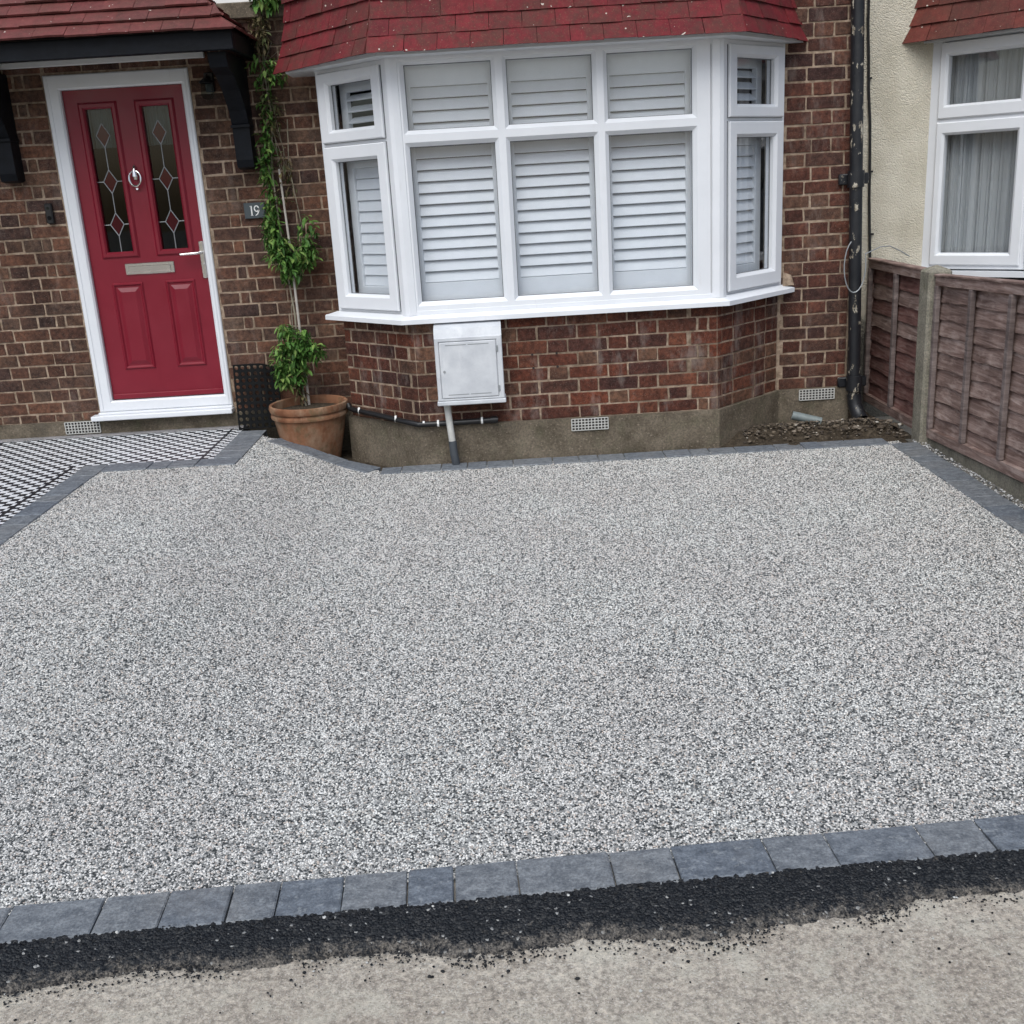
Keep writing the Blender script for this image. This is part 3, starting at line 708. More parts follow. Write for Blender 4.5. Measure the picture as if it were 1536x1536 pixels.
for j, za, zb in rows(.264, 2.48):
    w = 1.0 if za < 2.2 else .3
    # left of the door: English bond
    if j % 2: pc = seq(-2.522, 0, [S1], -5.99, -2.522)
    else:
        pc = [(-2.522 - H1, -2.522), (-2.522 - H1 - .058, -2.522 - H1)] + seq(-2.522 - H1 - .058, 0, [H1], -5.99, -2.522 - H1 - .058)
    lay(mL, pc, za, zb, 'brick_brown', w)
    # right of the door: Flemish bond with closers
    if j % 2 == 0: pc = seq(-1.674, 0, [S1, H1], -1.688, -.90)
    else: pc = [(-1.688, -1.559), (-1.559, -1.499)] + seq(-1.499, 0, [S1, H1], -1.499, -.90)
    lay(mL, pc, za, zb, 'brick_brown', w * (.8 if za < 2.0 else .4))
    if za > 2.25: lay(mL, seq(-2.4 + (j % 2) * .11, 0, [S1], -2.52, -1.69), za, zb, 'brick_brown', .2)
for j, za, zb in rows(.25, 2.98):
    if j % 2 == 0: pc = seq(1.804, 0, [H1, S1], 1.64, 2.045)
    else: pc = seq(1.769, 0, [S1, H1], 1.64, 2.045)
    lay(mR, pc, za, zb, 'brick_plum', 1.0 if za < 2.4 else .1)
SL = math.hypot(Cl[0] - Pl[0], D); SR = math.hypot(Pr[0] - Cr[0], D)
mF = frame_m(0, -D, 1, 0); mSL = frame_m(Pl[0], Pl[1], Cl[0] - Pl[0], Cl[1] - Pl[1]); mSR = frame_m(Cr[0], Cr[1], Pr[0] - Cr[0], Pr[1] - Cr[1])
corner = []
for j, za, zb in rows(.248, .83):
    fa, sa = ((.15, .045) if j % 2 else (.05, .145))
    if j % 2 == 0: pc = seq(.527, 0, [S1, H1], Cl[0] + fa, Cr[0] - fa)
    else: pc = seq(.693, 0, [S1, H1], Cl[0] + fa, Cr[0] - fa)
    lay(mF, pc, za, zb, 'brick_red', 1.1)
    pc = seq(.06 + (j % 2) * .16, 0, [S1, H1], .0, SL - sa); lay(mSL, pc, za, zb, 'brick_red', .85)
    pc = seq(sa, 0, [H1, S1] if j % 2 else [S1, H1], sa, SR - .005); lay(mSR, pc, za, zb, 'brick_red', .85)
    corner.append((za, zb, fa, sa))
score = lambda b: (b[2] - b[1]) * (b[4] - b[3]) * b[6] * (.01 if b[0] is mL and b[2] < -3.25 else 1)
bricks.sort(key=lambda b: -score(b))
variants = {}
rk = random.Random(17)
def brick_mesh(kind, mat, k):
    key = (kind, mat, k)
    if key not in variants:
        l = {'s': .211, 'h': .1005, 'c': .05}[kind]
        v, f = cbox(-l / 2, l / 2, 0, .06, -.0325, .0325, .0035)
        v = [(x + rk.uniform(-.0026, .0022), y + (rk.uniform(-.0012, .0016) if y < .03 else 0), z + rk.uniform(-.0022, .0020)) for x, y, z in v]
        variants[key] = (MB().add(v, f).mesh('brick', MAT[mat]), v, f, l)
    return variants[key]
rest_b = {'brick_red': MB(), 'brick_plum': MB(), 'brick_brown': MB()}
NIND = 300 - 2 * len(corner)
for n_, (m, a, b, za, zb, mat, w) in enumerate(bricks):
    l = b - a - rk.uniform(.0065, .0125); h = zb - za - rk.uniform(.0070, .0115)
    if l < .015 or h < .012: continue
    kind = 's' if l > .15 else ('h' if l > .075 else 'c')
    me, v, f, bl = brick_mesh(kind, mat, rk.randrange(4))
    tr = m @ Matrix.Translation(((a + b) / 2, rk.uniform(-.0018, .0014), (za + zb) / 2)) @ Matrix.Rotation(rk.uniform(-.006, .006), 4, 'Y') @ Matrix.Rotation(rk.uniform(-.008, .008), 4, 'Z') @ Matrix.Diagonal((l / bl, 1, h / .065, 1))
    if n_ < NIND:
        o = link('brick', me, wall_o); o.matrix_world = tr
    else:
        rest_b[mat].add([tr @ Vector(q) for q in v], f)
for za, zb, fa, sa in corner:
    for C, m1, sgn in ((Cl, mSL, 1), (Cr, mSR, -1)):
        C2 = Vector(C); fd = Vector((1, 0)) * sgn; sdv = (Vector(Pl if sgn == 1 else Pr) - C2).normalized()
        nf = Vector((0, -1)); ns = Vector((sdv.y, -sdv.x)) * (-sgn)
        if ns.y > 0: ns = -ns
        bis = (nf + ns).normalized()
        o1 = C2 + fd * (fa - .005); o2 = C2 + sdv * (sa - .005)
        pts = [o1, C2 + fd * .022, C2 + fd * .007 - bis * .0018, C2 + sdv * .007 - bis * .0018, C2 + sdv * .022, o2]
        inn = [o2 - ns * .05, C2 - bis * .055, o1 - nf * .05]
        poly = [tuple(p) for p in pts + inn]
        if sgn == 1: poly = poly[::-1]
        ar = sum(poly[i][0] * poly[(i + 1) % 9][1] - poly[(i + 1) % 9][0] * poly[i][1] for i in range(9))
        if ar < 0: poly = poly[::-1]
        MB().prism(poly, za + .005, zb - .005).build('brick', MAT['brick_red'], wall_o)
for k, mb in rest_b.items():
    if mb.v: tag(mb.build('brick_infill', MAT[k], wall_o), kind='stuff')

# plinth ---------------------------------------------------------------
pl = MB()
q = off(BAY, .018)
pl.prism([(q[0][0], .25), q[0], q[1], q[2], q[3], (q[3][0], .25)], -.12, .250)
pl.box(1.60, 2.06, -.018, .25, -.12, .252)
pl.box(-6.0, -2.56, E0 - .012, E0 + .2, .05, .266); pl.box(-2.56, -.93, E0 - .014, E0 + .2, -.1, .262)
plinth = pl.build('plinth', MAT['plinth'], house)
def air_brick(m, u0, u1, z0, z1):
    mb = MB(); lbox(mb, m, u0, u1, .001, .004, z0, z1)  # dark plate stands in for the shade inside the openings
    o = mb.build('air_brick', MAT['lining'], plinth)
    gr = MB(); nu = 11; nz = 4
    for i in range(nu + 1):
        u = u0 + (u1 - u0) * i / nu; lbox(gr, m, u - .0026, u + .0026, .0045, .0105, z0, z1)
    for i in range(nz + 1):
        z = z0 + (z1 - z0) * i / nz; lbox(gr, m, u0, u1, .0055, .0095, z - .0022, z + .0022)
    gr.build('air_brick_grille', MAT['duct_white'], plinth)
air_brick(frame_m(0, -D - .018, 1, 0), .366, .570, .181, .246)
air_brick(frame_m(0, -.018, 1, 0), 1.762, 1.970, .186, .248)
air_brick(frame_m(0, E0 - .014, 1, 0), -2.742, -2.528, .190, .262)

# old fixing holes beside the meter box, mortar fillet at the end of the sill
for hx, hz in ((.165, .618), (.300, .618), (.168, .543), (.302, .543)):
    s = MB(); s.tube([(hx, -D - .0012, hz), (hx, -D + .02, hz)], .0068, 10); s.build('fixing_hole', MAT['lining'], house)  # solid dark plugs give the holes their shade
s = MB(); s.add([(1.652, -.030, .868), (1.720, -.012, .868), (1.705, -.002, .925), (1.655, -.004, .945), (1.652, .01, .868), (1.72, .01, .868), (1.705, .01, .925), (1.655, .01, .945)], [(0, 1, 2, 3), (0, 4, 5, 1), (1, 5, 6, 2), (2, 6, 7, 3), (3, 7, 4, 0)]); s.build('mortar_fillet', MAT['mortar'], house)
# ---------------------------------------------------------------- bay window
WB = [(-.93, 0.0), (-.487, -D + .006), (1.197, -D + .006), (1.643, 0.0)]
wF = frame_m(0, WB[1][1], 1, 0)
wL = frame_m(WB[0][0], WB[0][1], WB[1][0] - WB[0][0], WB[1][1] - WB[0][1]); lenL = math.hypot(WB[1][0] - WB[0][0], WB[1][1])
wR = frame_m(WB[2][0], WB[2][1], WB[3][0] - WB[2][0], WB[3][1] - WB[2][1]); lenR = math.hypot(WB[3][0] - WB[2][0], WB[2][1])
fr = MB()
Z0, Z1 = .872, 2.172
cells = [(-.452, -.418, .028, .067), (.067, .106, .545, .5835), (.5835, .622, 1.060, 1.150)]
rowsz = [(Z0, .939, 1.736, 1.7765), (1.7765, 1.817, 2.133, Z1)]
panes = []
for (u0, g0, g1, u1) in cells:
    for (z0, h0, h1, z1) in rowsz:
        ring_frame(fr, wF, u0, u1, z0, z1, g0, g1, h0, h1, -.06, .022, .021, .0, outer=False)
        panes.append((wF, g0, g1, h0, h1))
lbox(fr, wF, -.487, -.452, -.06, .012, Z0, Z1); lbox(fr, wF, 1.150, 1.197, -.06, .012, Z0, Z1)
lbox(fr, wF, -.470, 1.18, -.07, .024, Z0 - .004, Z0 + .022, .003)
# corner posts
for C, A, sgn in ((WB[1], WB[0], 1), (WB[2], WB[3], -1)):
    C2 = Vector(C); sv = (Vector(A) - C2).normalized(); fv = Vector((1, 0)) * sgn; ns = Vector((-sv.y, sv.x)) * sgn
    if ns.y > 0: ns = -ns
    nf = Vector((0, -1)); bis = (nf + ns).normalized()
    p = [C2 + fv * .048 + nf * .010, C2 + fv * .036 + nf * .026, C2 + bis * .034 + fv * .014, C2 + bis * .034 + sv * .014, C2 + sv * .036 + ns * .026, C2 + sv * .048 + ns * .010, C2 - bis * .06]
    ar = sum(p[i].x * p[(i + 1) % 7].y - p[(i + 1) % 7].x * p[i].y for i in range(7))
    if ar < 0: p = p[::-1]
    fr.prism([tuple(t) for t in p], Z0 - .002, Z1 + .002)
bayw = fr.build('bay_window', MAT['upvc'], house)
def side_window(m, ln, parent, wall_first, skip_low=False):
    """two-light side panel: top-hung casement above a fixed light; parts go to parent"""
    e0, e1 = (.0, ln - .03) if wall_first else (.03, ln)
    a, b = (.024, ln - .062) if wall_first else (.062, ln - .024)
    out = MB(); lbox(out, m, e0, a + .012, -.06, .004, Z0, Z1); lbox(out, m, b - .012, e1, -.06, .004, Z0, Z1)
    lbox(out, m, a, b, -.06, .0035, Z1 - .03, Z1 - .001); lbox(out, m, a, b, -.06, .0035, Z0 + .001, Z0 + .03); lbox(out, m, a, b, -.06, .0035, 1.765, 1.80)
    out.build('side_frame', MAT['upvc'], parent)
    for (z0, z1, h0, h1) in ((1.792, 2.150, 1.858, 2.088), (.892, 1.772, .976, 1.692)):
        s = MB(); ring_frame(s, m, a + .0035, b - .0035, z0 - .0025, z1 + .0025, a + .02, b - .02, z0 + .01, z1 - .01, -.02, .009, .001, .0); s.build('gasket_shade', MAT['gasket_shade'], parent)
        s = MB(); ring_frame(s, m, a + .006, b - .006, z0, z1, a + .084, b - .084, h0, h1, -.04, .024, .016, .006)
        s.build('casement', MAT['upvc'], parent)
        panes.append((m, a + .084, b - .084, h0, h1))
    return a, b
aL, bL = side_window(wL, lenL, bayw, True); aR, bR = side_window(wR, lenR, bayw, False)
for m, g0, g1, h0, h1 in panes:
    p = MB(); lbox(p, m, g0 - .004, g1 + .004, -.022, -.018, h0 - .004, h1 + .004); p.build('pane', MAT['glass'], bayw)
    p = MB(); ring_frame(p, m, g0 - .001, g1 + .001, h0 - .001, h1 + .001, g0 + .0035, g1 - .0035, h0 + .0035, h1 - .0035, -.0178, -.012, .001, .0, outer=False); p.build('gasket_shade', MAT['gasket_shade'], bayw)
# plantation shutters behind the glass
slat = MB().box(-.5, .5, -.0045, .0045, -.034, .034, .002).mesh('louvre', MAT['shutter'])
def shutter(m, g0, g1, h0, h1, n, zt, zb, tilt, stile=.022, depth=-.088):
    s = MB()
    ring_frame(s, m, g0 - .03, g1 + .03, h0 - .02, h1 + .02, g0 + stile, g1 - stile, zb, zt, depth - .03, depth, .002, .0, outer=False)
    s.build('shutter_frame', MAT['shutter'], bayw)
    pt = (zt - zb) / n
    for k in range(n):
        z = zb + pt * (k + .5)
        o = link('louvre', slat, bayw)
        o.matrix_world = m @ Matrix.Translation(((g0 + g1) / 2, -(depth - .022), z)) @ Matrix.Rotation(math.radians(-tilt), 4, 'X') @ Matrix.Diagonal((g1 - g0 - 2 * stile + .004, 1, pt / .0685, 1))
for (u0, g0, g1, u1) in cells:
    shutter(wF, g0, g1, 1.736 + .09, 2.133, 4, 2.034, 1.795, 21)
    shutter(wF, g0, g1, .939, 1.736, 12, 1.735, 1.028, 21)
for m, a, b in ((wL, aL, bL), (wR, aR, bR)):
    shutter(m, a + .09, b - .09, 1.85, 2.10, 4, 2.050, 1.818, 58 if m is wL else 50)
    shutter(m, a + .09, b - .09, .975, 1.70, 11, 1.655, 1.010, 12 if m is wL else 22)
# sill
q = [(-1.018, 0.0), (-.535, -D - .062), (1.243, -D - .062), (1.727, 0.0)]
sl = MB()
def sill_slab(pts, z0, z1): sl.prism([(pts[0][0], .06), pts[0], pts[1], pts[2], pts[3], (pts[3][0], .06)], z0, z1)
sill_slab(q, .828, .852)
q2 = [(q[0][0] + .012, 0), (q[1][0] + .005, q[1][1] + .010), (q[2][0] - .005, q[2][1] + .010), (q[3][0] - .012, 0)]
q3 = [(WB[0][0] - .01, 0), (WB[1][0] - .004, WB[1][1] - .012), (WB[2][0] + .004, WB[2][1] - .012), (WB[3][0] + .01, 0)]
def loft(mb, a, za, b, zb):
    n = len(a); v = [(x, y, za) for x, y in a] + [(x, y, zb) for x, y in b]
    mb.add(v, [(i, i + 1, n + i + 1, n + i) for i in range(n - 1)])
loft(sl, q, .852, q2, .857); loft(sl, q2, .857, q3, .874)
sl.build('window_sill', MAT['upvc'], house)
# head board / soffit and dark room behind
hd = MB()
q4 = [(WB[0][0] - .165, 0.02), (WB[1][0] - .055, WB[1][1] - .125), (WB[2][0] + .055, WB[2][1] - .125), (WB[3][0] + .12, 0.02)]
hd.prism([(q4[0][0], .24), q4[0], q4[1], q4[2], q4[3], (q4[3][0], .24)], Z1 - .002, Z1 + .018)
q5 = [(WB[0][0] - .004, 0.0), (WB[1][0] - .002, WB[1][1] - .020), (WB[2][0] + .002, WB[2][1] - .020), (WB[3][0] + .004, 0.0)]
hd.prism([(q5[0][0], .03), q5[0], q5[1], q5[2], q5[3], (q5[3][0], .03)], Z1 - .026, Z1 - .003)
hd.build('soffit_board', MAT['upvc'], house)
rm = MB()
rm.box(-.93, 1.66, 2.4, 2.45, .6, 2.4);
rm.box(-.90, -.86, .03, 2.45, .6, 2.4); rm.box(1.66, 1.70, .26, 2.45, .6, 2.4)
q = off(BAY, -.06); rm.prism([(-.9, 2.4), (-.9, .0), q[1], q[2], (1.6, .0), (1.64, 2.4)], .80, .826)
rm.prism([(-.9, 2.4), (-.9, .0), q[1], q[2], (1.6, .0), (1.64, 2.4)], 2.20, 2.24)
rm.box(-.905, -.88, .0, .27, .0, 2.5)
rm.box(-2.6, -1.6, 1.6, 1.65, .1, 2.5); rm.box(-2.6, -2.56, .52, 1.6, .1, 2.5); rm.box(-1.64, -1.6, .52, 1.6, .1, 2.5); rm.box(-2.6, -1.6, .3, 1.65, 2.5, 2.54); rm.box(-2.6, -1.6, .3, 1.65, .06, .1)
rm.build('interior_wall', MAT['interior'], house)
# return of the bay wall beside the entrance recess
MB().box(-.918, -.906, .012, E0, .83, 2.9).build('return_wall', MAT['mortar'], house)

# ---------------------------------------------------------------- bay tile hanging
EV = [(-1.072, .10), (-.545, -D - .075), (1.255, -D - .075), (1.735, .10)]      # face of the tiling above the flare
def off2(o):
    k = math.tan(math.radians(22.5))
    return [(EV[0][0] - o * 1.0, EV[0][1]), (EV[1][0] - o * k, EV[1][1] - o), (EV[2][0] + o * k, EV[2][1] - o), (EV[3][0] + o * 1.0, EV[3][1])]
prof = [(2.178, .094), (2.260, .054), (2.342, .026), (2.434, .008), (2.530, .0), (2.634, .0), (2.732, .0), (2.83, 0), (2.93, 0)]
bk = MB()
for i in range(len(prof) - 1):
    a, b = off2(prof[i][1] - .012), off2(prof[i + 1][1] - .012); loft(bk, a, prof[i][0] + .01, b, prof[i + 1][0] + .01)
bk.prism([off2(.07)[0], off2(.07)[1], off2(.07)[2], off2(.07)[3]], 2.1912, 2.1955)
skirt = bk.build('tile_hanging', MAT['lining'], house)
rtl = random.Random(29)
def hang_tile(p00, p10, p01, p11, nrm, mat, parent, th=.012):
    """bottom-left, bottom-right, top-left, top-right (Vectors); bottom edge proud"""
    j = lambda s: Vector((rtl.uniform(-s, s), rtl.uniform(-s, s), rtl.uniform(-s, s)))
    lift = rtl.uniform(.015, .021)
    d = rtl.uniform(-.003, .002)
    A = p00 + nrm * lift + Vector((0, 0, d)) + j(.0012); B = p10 + nrm * lift + Vector((0, 0, d)) + j(.0012)
    Cq = p11 - nrm * .004; Dq = p01 - nrm * .004
    m1 = (A + B) / 2 + nrm * rtl.uniform(.000, .003); mt = (Cq + Dq) / 2
    v = [A, m1, B, Cq, mt, Dq] + [q - nrm * th for q in (A, m1, B, Cq, mt, Dq)]
    f = [(0, 1, 4, 5), (1, 2, 3, 4), (6, 11, 10, 7), (7, 10, 9, 8), (0, 6, 7, 1), (1, 7, 8, 2), (2, 8, 9, 3), (5, 11, 6, 0), (3, 9, 10, 4), (4, 10, 11, 5)]
    return MB().add(v, f).build('roof_tile', mat, parent)
TW = .1655
for i in range(min(6, len(prof) - 1)):
    lo, hi = off2(prof[i][1]), off2(prof[i + 1][1])
    zl, zh = prof[i][0], prof[i + 1][0] + .03
    for sidx in range(3):
        a, b, c, d = Vector((*lo[sidx], zl)), Vector((*lo[sidx + 1], zl)), Vector((*hi[sidx], zh)), Vector((*hi[sidx + 1], zh))
        u = (b - a).normalized(); Ln = (b - a).length; upv = (c - a); nrm = u.cross(Vector((0, 0, 1))).normalized()
        if sidx == 1: cuts = [0.0] + [x for x in [(.10 if i % 2 else .185) + TW * k for k in range(14)] if x < Ln - .05] + [Ln]
        else: cuts = [0.0] + [x for x in [(.07 if i % 2 else .150) + TW * k * .98 for k in range(8)] if x < Ln - .04] + [Ln]
        for k in range(len(cuts) - 1):
            s, e = cuts[k] / Ln, cuts[k + 1] / Ln; gp = .0012 / Ln
            if cuts[k] > 0: s += gp
            if cuts[k + 1] < Ln: e -= gp
            hang_tile(a.lerp(b, s), a.lerp(b, e), c.lerp(d, s), c.lerp(d, e), nrm, MAT['bay_tile'], skirt)

# ---------------------------------------------------------------- porch canopy
pc = MB()
FY = -.27
pc.box(-3.9, -1.300, FY, FY + .035, 2.275, 2.372, .004)           # fascia
pc.box(-1.335, -1.300, FY + .037, E0, 2.277, 2.368, .003)         # end board
pc.box(-3.9, -1.338, FY + .037, E0, 2.352, 2.366)                 # boarded underside
canopy = pc.build('porch_canopy', MAT['black_wood'], house)
MB().box(-3.9, -1.582, E0 - .030, E0 - .002, 2.303, 2.334, .003).build('trim_board', MAT['white_paint'], canopy)
def bracket(x):
    mb = MB()
    prof_ = [(E0 - .002, 1.70), (E0 - .045, 1.69), (E0 - .105, 1.70), (E0 - .115, 1.74), (E0 - .115, 1.92), (E0 - .15, 2.0), (E0 - .25, 2.10), (E0 - .36, 2.17), (E0 - .46, 2.20), (E0 - .48, 2.25), (E0 - .48, 2.274), (E0 - .002, 2.274)]
    n = len(prof_); w = .048
    v = [(x - w, y, z) for y, z in prof_] + [(x + w, y, z) for y, z in prof_]
    f = [tuple(range(n - 1, -1, -1)), tuple(range(n, 2 * n))] + [(i, (i + 1) % n, n + (i + 1) % n, n + i) for i in range(n)]
    f = [t[::-1] for t in f]
    mb.add(v, f); mb.box(x - w - .006, x + w + .006, E0 - .13, E0 - .001, 1.915, 1.93); 
    mb.build('bracket', MAT['black_wood'], canopy)
bracket(-1.405); bracket(-2.765)
# canopy tiles: lean-to with a hipped end
AN = math.radians(43); GA = .098
xe_, ye_, ze_ = -1.275, FY - .045, 2.366
up_f = Vector((0, math.cos(AN), math.sin(AN))); nf_ = Vector((0, -math.sin(AN), math.cos(AN)))
up_s = Vector((-math.cos(AN), 0, math.sin(AN)))
for i in range(6):
    y = ye_ + up_f.y * GA * i; z = ze_ + up_f.z * GA * i; hipx = xe_ - math.cos(AN) * GA * i
    st = -3.8 + (TW / 2 if i % 2 else 0); x = st; cuts = []
    while x < hipx - .05: cuts.append(x); x += TW
    cuts.append(hipx)
    hip2 = hipx - math.cos(AN) * (GA + .03)
    for k in range(len(cuts) - 1):
        a, b = cuts[k], cuts[k + 1]
        if b < -3.7: continue
        tu = up_f * (GA + .03); last = (k == len(cuts) - 2)
        p00 = Vector((a + .001, y, z)); p10 = Vector((b - .001, y, z)); p01 = p00 + tu; p11 = p10 + tu
        if last: p11 = Vector((hip2, y + tu.y, z + tu.z))
        if p11.x < p01.x: p11.x = p01.x + .002
        hang_tile(p00, p10, p01, p11, nf_, MAT['porch_tile'], canopy)
ns_ = Vector((math.sin(AN), 0, math.cos(AN)))
for i in range(6):
    x = xe_ - math.cos(AN) * GA * i; z = ze_ + math.sin(AN) * GA * i; y0_ = ye_ + math.cos(AN) * GA * i; tu = up_s * (GA + .03); y = y0_
    cuts = [y0_]; yy = y0_ + .1
    while yy < E0 - .04: cuts.append(yy); yy += TW
    cuts.append(E0 - .003)
    for k in range(len(cuts) - 1):
        a, b = cuts[k], cuts[k + 1]
        p00 = Vector((x, a, z)); p10 = Vector((x, b, z)); p01 = p00 + tu; p11 = p10 + tu
        if k == 0: p01.y += math.cos(AN) * (GA + .03)
        hang_tile(p00, p10, p01, p11, ns_, MAT['porch_tile'], canopy)
rr = MB(); rr.add([(-3.9, ye_ + .02, ze_), (xe_ - .02, ye_ + .02, ze_), (xe_ - .60, E0 - .001, ze_ + .53), (-3.9, E0 - .001, ze_ + .53), (xe_ - .02, E0 - .001, ze_)], [(0, 1, 2, 3), (1, 4, 2)])
rr.build('roof_lining', MAT['lining'], canopy)
# string course and rendered upper wall
MB().box(-6.0, -.905, E0 - .035, E0 + .2, 2.49, 2.575, .006).build('string_course', MAT['plinth'], house)
MB().box(-6.0, -.905, E0 - .004, E0 + .2, 2.576, 3.6).build('upper_wall', MAT['white_paint'], house)
MB().box(-.905, 2.05, .10, .3, 2.40, 3.6).build('upper_wall', MAT['mortar'], house)

# ---------------------------------------------------------------- front door
DX0, DX1 = -2.516, -1.690
df = MB()
ring_frame(df, mL, DX0, DX1, .312, 2.258, -2.432, -1.736, .378, 2.177, -.07, .012, .010, .006)
df.box(DX0 + .02, DX0 + .026, E0 - .0155, E0 - .011, .33, 2.24); df.box(DX1 - .026, DX1 - .02, E0 - .0155, E0 - .011, .33, 2.24)
df_o = df.build('door_frame', MAT['upvc'], house)
sm = MB(); sm.box(-2.556, -1.684, E0 - .075, E0 + .05, .268, .298, .004); sm.box(-2.52, -1.688, E0 - .035, E0 + .05, .2985, .311, .003)
sm.build('door_sill', MAT['upvc'], house)
Y = E0 + .022         # face of the leaf
X0, X1, Zb, Zt = -2.430, -1.738, .381, 2.175
gl = [(-2.318, -2.163), (-1.993, -1.834)]; gz = (1.265, 2.071)
dr = MB()
dr.box(X0, gl[0][0], Y, Y + .045, Zb, Zt); dr.box(gl[0][1], gl[1][0], Y, Y + .045, gz[0], gz[1]); dr.box(gl[1][1], X1, Y, Y + .045, Zb, Zt)
dr.box(gl[0][0], gl[1][1], Y, Y + .045, Zb, gz[0]); dr.box(gl[0][0], gl[1][1], Y, Y + .045, gz[1], Zt)
dr.box(X0 + .004, X1 - .004, Y - .014, Y - .0005, Zb + .002, Zb + .034, .004)
door = dr.build('door', MAT['door_red'], house)
mD = frame_m(0, Y, 1, 0)
for (a, b) in gl:
    s = MB(); ring_frame(s, mD, a - .036, b + .036, gz[0] - .036, gz[1] + .036, a + .002, b - .002, gz[0] + .002, gz[1] - .002, -.02, .012, .010, .012); s.build('glazing_bead', MAT['door_red'], door)
    s = MB(); lbox(s, mD, a, b, -.026, -.020, gz[0], gz[1]); s.build('pane', MAT['glass_tint'], door)
    cx = (a + b) / 2; ld = MB(); ds = []
    def seg(p, q, r=.0028): ld.tube([(p[0], Y + .0185, p[1]), (q[0], Y + .0185, q[1])], r, 6)
    cs = [(cx, 1.925), (cx, 1.668), (cx, 1.424)]; hw, hh = .040, .066
    prev = None
    for (x, z) in cs:
        t, r_, b_, l_ = (x, z + hh), (x + hw, z), (x, z - hh), (x - hw, z)
        for p, q in ((t, r_), (r_, b_), (b_, l_), (l_, t)): seg(p, q)
        if prev: seg(prev, t)
        prev = b_
        if z < 1.9: seg(l_, (a, z)); seg(r_, (b, z))
        ds.append([(t[0], Y + .0195, t[1]), (l_[0], Y + .0195, l_[1]), (b_[0], Y + .0195, b_[1]), (r_[0], Y + .0195, r_[1])])
    seg(prev, (cx, gz[0])); ld.build('lead_came', MAT['lead'], door, smooth=True)
    for d4 in ds:
        v = d4 + [(p[0], p[1] + .003, p[2]) for p in d4]
        MB().add(v, [(0, 1, 2, 3), (7, 6, 5, 4), (0, 4, 5, 1), (1, 5, 6, 2), (2, 6, 7, 3), (3, 7, 4, 0)]).build('red_glass_diamond', MAT['red_glass'], door)
    # net curtain on the inside of the upper lights
    cv, cf = [], []; nn = 24
    for i in range(nn + 1):
        x = a - .03 + (b - a + .06) * i / nn; y = Y + .12 + .012 * math.sin(i * 1.7)
        cv += [(x, y, 1.86), (x, y, 2.12)]
    cf = [(2 * i, 2 * i + 2, 2 * i + 3, 2 * i + 1) for i in range(nn)]
    MB().add(cv, cf).build('net_curtain', MAT['sheer'], door, smooth=True)
for (a, b) in ((-2.325, -2.136), (-2.002, -1.822)):
    s = MB(); z0, z1 = .563, 1.086
    ring_frame(s, mD, a, b, z0, z1, a + .022, b - .022, z0 + .022, z1 - .022, .0, .009, .010, .008)
    i0 = [(a + .030, b - .030, z0 + .030, z1 - .030, .0008), (a + .052, b - .052, z0 + .055, z1 - .055, .0095)]
    v = []
    for (p, q_, r_, t_, o_) in i0: v += [(p, Y - o_, r_), (q_, Y - o_, r_), (q_, Y - o_, t_), (p, Y - o_, t_)]
    s.add(v, [(0, 1, 5, 4), (1, 2, 6, 5), (2, 3, 7, 6), (3, 0, 4, 7), (4, 5, 6, 7)])
    s.build('door_panel', MAT['door_red'], door)
s = MB(); s.box(-2.228, -1.934, Y - .008, Y - .0005, 1.130, 1.197, .003); s.box(-2.208, -1.954, Y - .0145, Y - .0085, 1.143, 1.183, .004); s.build('letter_plate', MAT['chrome'], door)
s = MB(); s.box(-1.772, -1.742, Y - .010, Y - .0005, 1.085, 1.303, .0045)
s.tube([(-1.757, Y - .010, 1.236), (-1.757, Y - .045, 1.236), (-1.775, Y - .052, 1.236), (-1.876, Y - .050, 1.233)], [.008, .008, .009, .007], 10)
s.tube([(-1.757, Y - .010, 1.165), (-1.757, Y - .018, 1.165)], .010, 12); s.build('handle', MAT['chrome'], door, smooth=True)
s = MB(); kx, kz = -2.081, 1.690
ringp = [(kx + .034 * math.sin(a), Y - .020 - .010 * (1 - math.cos(a)) * .5, kz - .012 + .042 * math.cos(a) * (1.0 if math.cos(a) > 0 else 1.05)) for a in [2 * math.pi * i / 28 for i in range(29)]]
s.tube(ringp, [.0042 + .0022 * (1 - math.cos(2 * math.pi * i / 28)) * .5 for i in range(29)], 8)
s.tube([(kx, Y - .001, kz + .062), (kx, Y - .012, kz + .050), (kx, Y - .018, kz + .032), (kx, Y - .014, kz)], [.006, .009, .011, .018], 10)
s.tube([(kx, Y - .003, kz - .0), (kx, Y - .009, kz - .022)], [.019, .012], 12); s.tube([(kx, Y - .001, kz - .072), (kx, Y - .014, kz - .070)], .007, 10)
s.build('knocker', MAT['chrome'], door, smooth=True)

# ================================================================== THINGS ON AND BY THE HOUSE
# doorbell
o = thing('doorbell', 'small black video doorbell on the brickwork left of the red door', 'doorbell')
MB().box(-2.628, -2.586, E0 - .028, E0 + .001, 1.452, 1.568, .006).build('casing', MAT['black_plastic'], o)
s = MB(); s.tube([(-2.607, E0 - .0282, 1.485), (-2.607, E0 - .031, 1.485)], .012, 18); s.build('button', MAT['rubber'], o); s = MB(); s.tube([(-2.607, E0 - .0282, 1.54), (-2.607, E0 - .0305, 1.54)], .008, 14); s.build('lens', MAT['glass_tint'], o)
